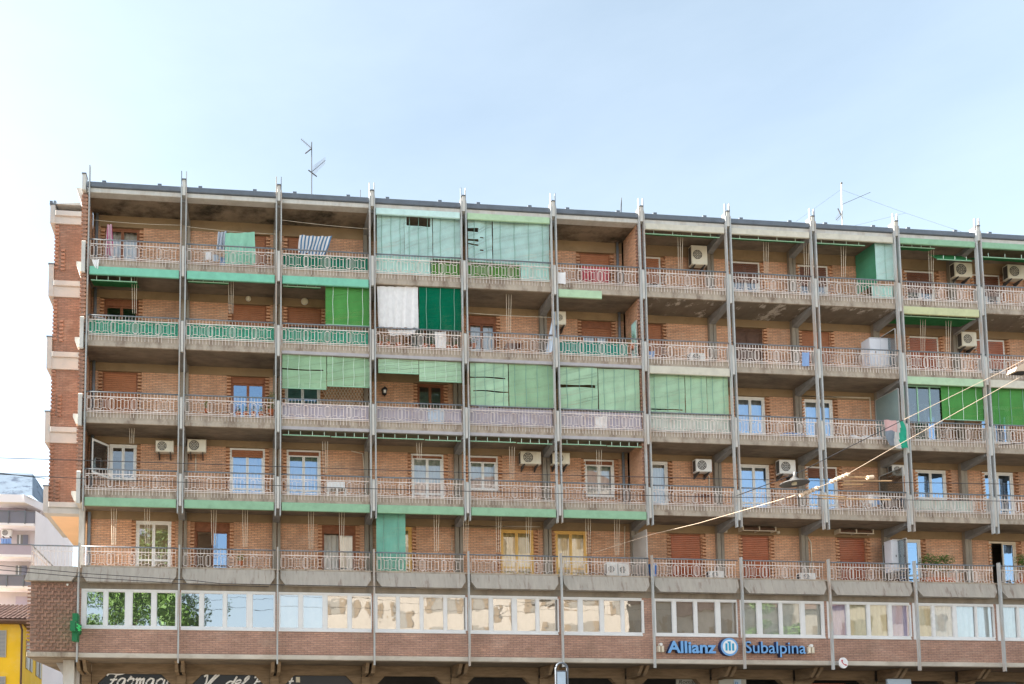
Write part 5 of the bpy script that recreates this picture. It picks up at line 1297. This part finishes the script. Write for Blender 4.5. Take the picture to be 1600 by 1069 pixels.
def hanging_lamp():
    p = P(1241, 753, WY_); root = empty('hanging_street_lamp', p); tag(root, 'grey saucer street lamp hanging from span wire', 'street lamp')
    m = MB(); n = 20
    prof = [(.0, .12), (.09, .12), (.14, .05), (.38, -.03), (.4, -.06), (.3, -.04), (0, -.02)]
    for (r0, z0), (r1_, z1) in zip(prof[:-1], prof[1:]):
        m.add([p+Vector((r0*math.cos(2*math.pi*i/n), r0*math.sin(2*math.pi*i/n), z0)) for i in range(n)]+[p+Vector((r1_*math.cos(2*math.pi*i/n), r1_*math.sin(2*math.pi*i/n), z1)) for i in range(n)], [(i, (i+1) % n, (i+1) % n+n, i+n) for i in range(n)])
    part('saucer_shade', m, 'ac_fan', root, smooth=True)
    part('hanger', MB().tube([p+Vector((0, 0, .1)), p+Vector((.04, 0, .3))], .05, 8), 'ac_fan', root); part('bulb', MB().tube([p+Vector((0, 0, -.02)), p+Vector((0, 0, -.09))], .07, 8), 'lampglass', root)
hanging_lamp()
p = P(1596, 578, WY_); root = empty('street_lamp', p); tag(root, 'cream street lamp head at the right picture edge', 'street lamp')
m = MB().prism([(p.x-.37, p.z-.12), (p.x-.3, p.z+.02), (p.x-.05, p.z+.14), (p.x+.5, p.z+.16), (p.x+.5, p.z-.06)], p.y-.14, p.y+.14); part('lamp_head', m, 'wire_lit', root)
part('lamp_glass', MB().box(p.x-.25, p.x+.4, p.y-.11, p.y+.11, p.z-.13, p.z-.09), 'black', root)

# ------------------------------------------------------------------ neighbouring houses on the left
def pale_house():
    Y = 22.0; root = empty('pale_house', (PX(20, 1000, Y), Y, GZ)); tag(root, 'pale apartment house with grey and lilac balconies and patched metal roof at far left', 'building')
    X = lambda x: PX(x, 880, Y); Z = lambda y: PZ(25, y, Y)
    xl, xr = X(-60), X(54)
    B_ = P(108, 835, 27.3)
    part('front_wall', MB().box(xl, xr, Y+1.2, Y+9, GZ, Z(789)), 'h_cream', root)
    # side wall running back to the right
    a = Vector((xr, Y-.1, 0)); c = Vector((B_.x, 27.3, 0))
    m = MB(); zt = Z(798)
    m.hexa([(a.x, a.y, GZ), (c.x, c.y, GZ), (c.x-.3, c.y+3, GZ), (a.x-.3, a.y+3, GZ), (a.x, a.y, zt), (c.x, c.y, zt), (c.x-.3, c.y+3, zt), (a.x-.3, a.y+3, zt)])
    part('side_wall', m, 'h_white', root)
    m = MB(); z1 = Z(777); z0 = Z(789)
    m.hexa([(X(40), Y-.6, z0), (c.x+.5, c.y-.3, z0), (c.x, c.y+4, z0), (X(40), Y+6, z0), (X(38), Y-.7, z1), (c.x+.6, c.y-.3, z1), (c.x, c.y+4, z1), (X(38), Y+6, z1)]); m.box(xl, X(40), Y-.6, Y+8, z0, z1)
    part('cornice', m, 'h_white', root)
    zr = Z(744)
    m = MB(); m.add([(xl, Y-.4, z1+.01), (X(50), Y-.4, z1+.01), (c.x-.5, c.y+2, z1+.01), (X(28), Y+3.2, zr+1.3), (xl, Y+3.2, zr+1.3)], [(0, 1, 3, 4), (1, 2, 3)]); part('metal_roof', m, 'h_roof', root)
    part('chimney', MB().box(X(55), X(62), Y+2.5, Y+3.1, z1, Z(752)), 'h_grey', root)
    for yt, yb, kind in ((800, 818, 'h_grey'), (852, 867, 'h_lilac'), (900, 916, 'h_grey'), (951, 967, 'h_lilac')):
        part('balcony_front', MB().box(xl, X(53), Y-.1, Y, Z(yb), Z(yt)), kind, root)
        s = part('balcony_slab', MB().box(xl, X(53), Y-.1, Y+1.2, Z(yb+4), Z(yb)), 'h_white', root)
        if kind == 'h_grey':
            for px in (12, 38): part('baluster', MB().box(X(px)-.03, X(px)+.03, Y-.16, Y-.1, Z(yb+1), Z(yt-1)), 'rail_dark', root)
        part('rail', MB().box(xl, X(53), Y-.14, Y+.02, Z(yt), Z(yt)+.06), 'rail_dark', root)
    for px0, py0, px1, py1, m_ in ((27, 836, 36, 852, 'op_win'), (25, 884, 34, 901, 'op_win'), (25, 932, 42, 951, 'h_lilac')):
        a = P(px0, py0, Y+1.2); b_ = P(px1, py1, Y+1.2)
        w_ = part('window', MB().box(a.x, b_.x, Y+1.14, Y+1.2, b_.z, a.z), m_, root)
        if m_ == 'op_win':
            part('shutter', MB().box(b_.x, b_.x+.35, Y+1.1, Y+1.14, b_.z, a.z), 'h_grey', w_); part('frame', MB().box((a.x+b_.x)/2-.03, (a.x+b_.x)/2+.03, Y+1.1, Y+1.139, b_.z, a.z), 'white', w_)
    # dormer wall of the top storey
    part('upper_wall', MB().box(xl, X(32), Y+.8, Y+1.19, Z(800), Z(782)), 'h_lilac', root)
pale_house()
ac_unit(2, 827, 18, 838, 22.7, 'small cream air conditioner on the pale house at far left', 'ac_white', wall=False)
cloth('laundry', [(1, 841), (18, 841), (18, 852), (1, 852)], 22.3, 'blue_towel', 'blue laundry on the pale house balcony at far left', 'laundry', .06, 4)

def yellow_house():
    YA, YB = 13.0, 38.0
    A = P(35, 975, YA); Bp = P(95, 1041, YB); L = P(-60, 968, YA)
    root = empty('yellow_house', (A.x-2, YA, GZ)); tag(root, 'yellow house with tiled roof and grey louvred shutters at lower left', 'building')
    ze = A.z
    m = MB(); m.hexa([(L.x, YA, GZ), (A.x, YA, GZ), (Bp.x, YB, GZ), (L.x, YB, GZ), (L.x, YA, ze), (A.x, YA, ze), (Bp.x, YB, ze), (L.x, YB, ze)]); part('wall', m, 'h_yellow', root)
    part('eave', MB().box(L.x, A.x+.55, YA-.6, YA+.02, ze-.03, ze+.12), 'wood_dark', root)
    dr = Vector((Bp.x-A.x, YB-YA, 0)).normalized(); nn = Vector((dr.y, -dr.x, 0))
    m = MB(); p0 = Vector((A.x, YA-.5, ze)); p1 = Vector((Bp.x, YB, ze)); m.hexa([p0-nn*.3, p0+nn*.55, p1+nn*.55, p1-nn*.3, p0-nn*.3+Vector((0, 0, .12)), p0+nn*.55+Vector((0, 0, .12)), p1+nn*.55+Vector((0, 0, .12)), p1-nn*.3+Vector((0, 0, .12))]); part('eave', m, 'wood_dark', root)
    # roof: rows of curved tiles, each row a column of cover tiles running up the slope
    rf = part('roof', MB().add([(L.x, YA-.6, ze+.12), (A.x+.5, YA-.6, ze+.12), (A.x-2.2, YA+5, ze+1.9), (L.x, YA+5, ze+1.9)], [(0, 1, 2, 3)]), 'tile', root)
    T = MB(); n = 6
    for j in range(5):
        r0 = .11
        ring0 = [(r0*math.cos(math.pi*i/n), j*1.0, .33*j+r0*math.sin(math.pi*i/n)) for i in range(n+1)]; ring1 = [(r0*.85*math.cos(math.pi*i/n), j+1.02, .33*j+.33+r0*.85*math.sin(math.pi*i/n)) for i in range(n+1)]
        T.add(ring0+ring1, [(i, i+1, i+n+2, i+n+1) for i in range(n)])
    tm = T.mesh('roof_tile_column', 'tile')
    k = 0; x = A.x+.35
    while x > L.x: link('roof_tile_column', tm, (x, YA-.62, ze+.13), rf); x -= .26
    g = MB().tube([(A.x-.1, YA-.1, ze), (A.x+.02, YA-.1, ze-.35), (A.x+.02, YA-.1, GZ)], .06, 8); part('downpipe', g, 'wood_dark', root)
    g = MB().tube([(L.x, YA-.62, ze+.08), (A.x+.55, YA-.62, ze+.08)], .07, 8); part('gutter', g, 'wood_dark', root)
    def shutter(px0, py0, px1, py1):
        a = P(px0, py0, YA-.05); b_ = P(px1, py1, YA-.05)
        w_ = part('shutter', MB().box(a.x, b_.x, YA-.06, YA-.001, b_.z, a.z), 'louvre', root)
        m = MB(); z = b_.z+.05
        while z < a.z-.03: m.box(a.x+.05, b_.x-.05, YA-.075, YA-.06, z, z+.03); z += .075
        part('louvre_slats', m, 'h_grey', w_)
    shutter(-4, 985, 9, 1027); shutter(-4, 1057, 8, 1080)
    # side windows with shutters, along the receding wall
    def side(u0, u1, z0, z1):
        for q, m_, off in ((u0, 'louvre', .06), ((u0+u1)/2, 'op_win', .02), (u1, 'louvre', .06)):
            hw = (u1-u0)/2*.5
            c0 = Vector((A.x, YA, 0))+dr*(q-hw); c1 = Vector((A.x, YA, 0))+dr*(q+hw)
            m = MB().hexa([(*(c0+nn*off).xy, z0), (*(c1+nn*off).xy, z0), (*(c1).xy, z0), (*(c0).xy, z0), (*(c0+nn*off).xy, z1), (*(c1+nn*off).xy, z1), (*(c1).xy, z1), (*(c0).xy, z1)])
            part('side_shutter' if m_ == 'louvre' else 'side_window', m, m_, root)
    zA = PZ(45, 990, 17)
    for u in (2.2, 7.2, 12.2, 17.2): side(u, u+2.0, ze-2.3, ze-.7)
    for u in (2.2, 7.2, 12.2, 17.2): side(u, u+2.0, ze-5.1, ze-3.5)
yellow_house()

# ------------------------------------------------------------------ trees
def tree(x, y, h, r, label, n=9000, seed=1, crown=.62, s=.22, trunk_r=.22):
    rn = random.Random(seed); root = empty('street_tree', (x, y, GZ)); tag(root, label, 'tree')
    m = MB(); top = GZ+h*.62
    m.tube([(x, y, GZ), (x+.1, y, GZ+h*.25), (x-.05, y+.1, GZ+h*.45), (x, y, top)], trunk_r, 9, 0, trunk_r*.35)
    cl = []
    for i in range(11):
        a = i*2.4+rn.random(); z = GZ+h*(.3+.035*i); e = Vector((x+math.cos(a)*r*rn.uniform(.5, .9), y+math.sin(a)*r*rn.uniform(.5, .9), z+h*rn.uniform(.12, .28)))
        m.tube([(x, y, z), (Vector((x, y, z))*.5+e*.5+Vector((0, 0, .3))), e], trunk_r*.4, 5, 0, .03); cl.append(e)
    part('trunk', m, 'bark', root)
    m = MB(); c0 = Vector((x, y, GZ+h*(1-crown/2)))
    cl += [c0+Vector((rn.gauss(0, r*.45), rn.gauss(0, r*.45), rn.gauss(0, h*crown*.22))) for _ in range(26)]
    for c in cl: leaves(m, c, r*rn.uniform(.22, .4), r*rn.uniform(.22, .4), r*rn.uniform(.18, .32), n//len(cl), s, rn)
    part('crown', m, 'leaf2', root, kind='stuff')
tree(-2.4, -37.5, 22, 6.6, 'broad green street tree across the road, mirrored in the leftmost ribbon windows', 34000, 5, s=.17)
tree(PX(106, 1060, 30), 30, 7.2, 2.2, 'dark green tree behind the yellow house under the left corner', 2500, 9, s=.2)
tree(48.5, -27, 13, 2.2, 'street tree across the road, mirrored in the ribbon windows at right', 9000, 11, s=.13)

# ------------------------------------------------------------------ houses across the street (seen mirrored in the windows)
def opposite(x0, x1, y, h, label, floors, seed, rot=0.):
    root = empty('opposite_house', ((x0+x1)/2, y, GZ)); root.rotation_euler = (0, 0, rot); tag(root, label, 'building')
    part('wall', MB().box(x0, x1, y-10, y, GZ, GZ+h), 'op_beige', root)
    part('roof', MB().prism([(x0-.6, GZ+h), (x1+.6, GZ+h), (x1-3, GZ+h+2.2), (x0+3, GZ+h+2.2)], y-10.5, y+.5), 'tile', root)
    for f in range(floors):
        z = GZ+1.2+f*(h-1.2)/floors; n = int((x1-x0)/3.2)
        for i in range(n):
            x = x0+1.0+i*3.2
            w_ = part('window', MB().box(x, x+1.2, y, y+.03, z+.5, z+2.2), 'op_win', root)
            part('shutter', MB().box(x-.55, x-.05, y, y+.06, z+.5, z+2.2), 'op_shut', w_); part('shutter', MB().box(x+1.25, x+1.75, y, y+.06, z+.5, z+2.2), 'op_shut', w_)
opposite(14, 47, -50, 29, 'tall beige house across the street, mirrored in windows of the middle bays', 8, 1, R(24))
opposite(49, 78, -47, 17, 'lower beige house across the street, mirrored in ribbon windows behind the lettering', 4, 2, R(24))
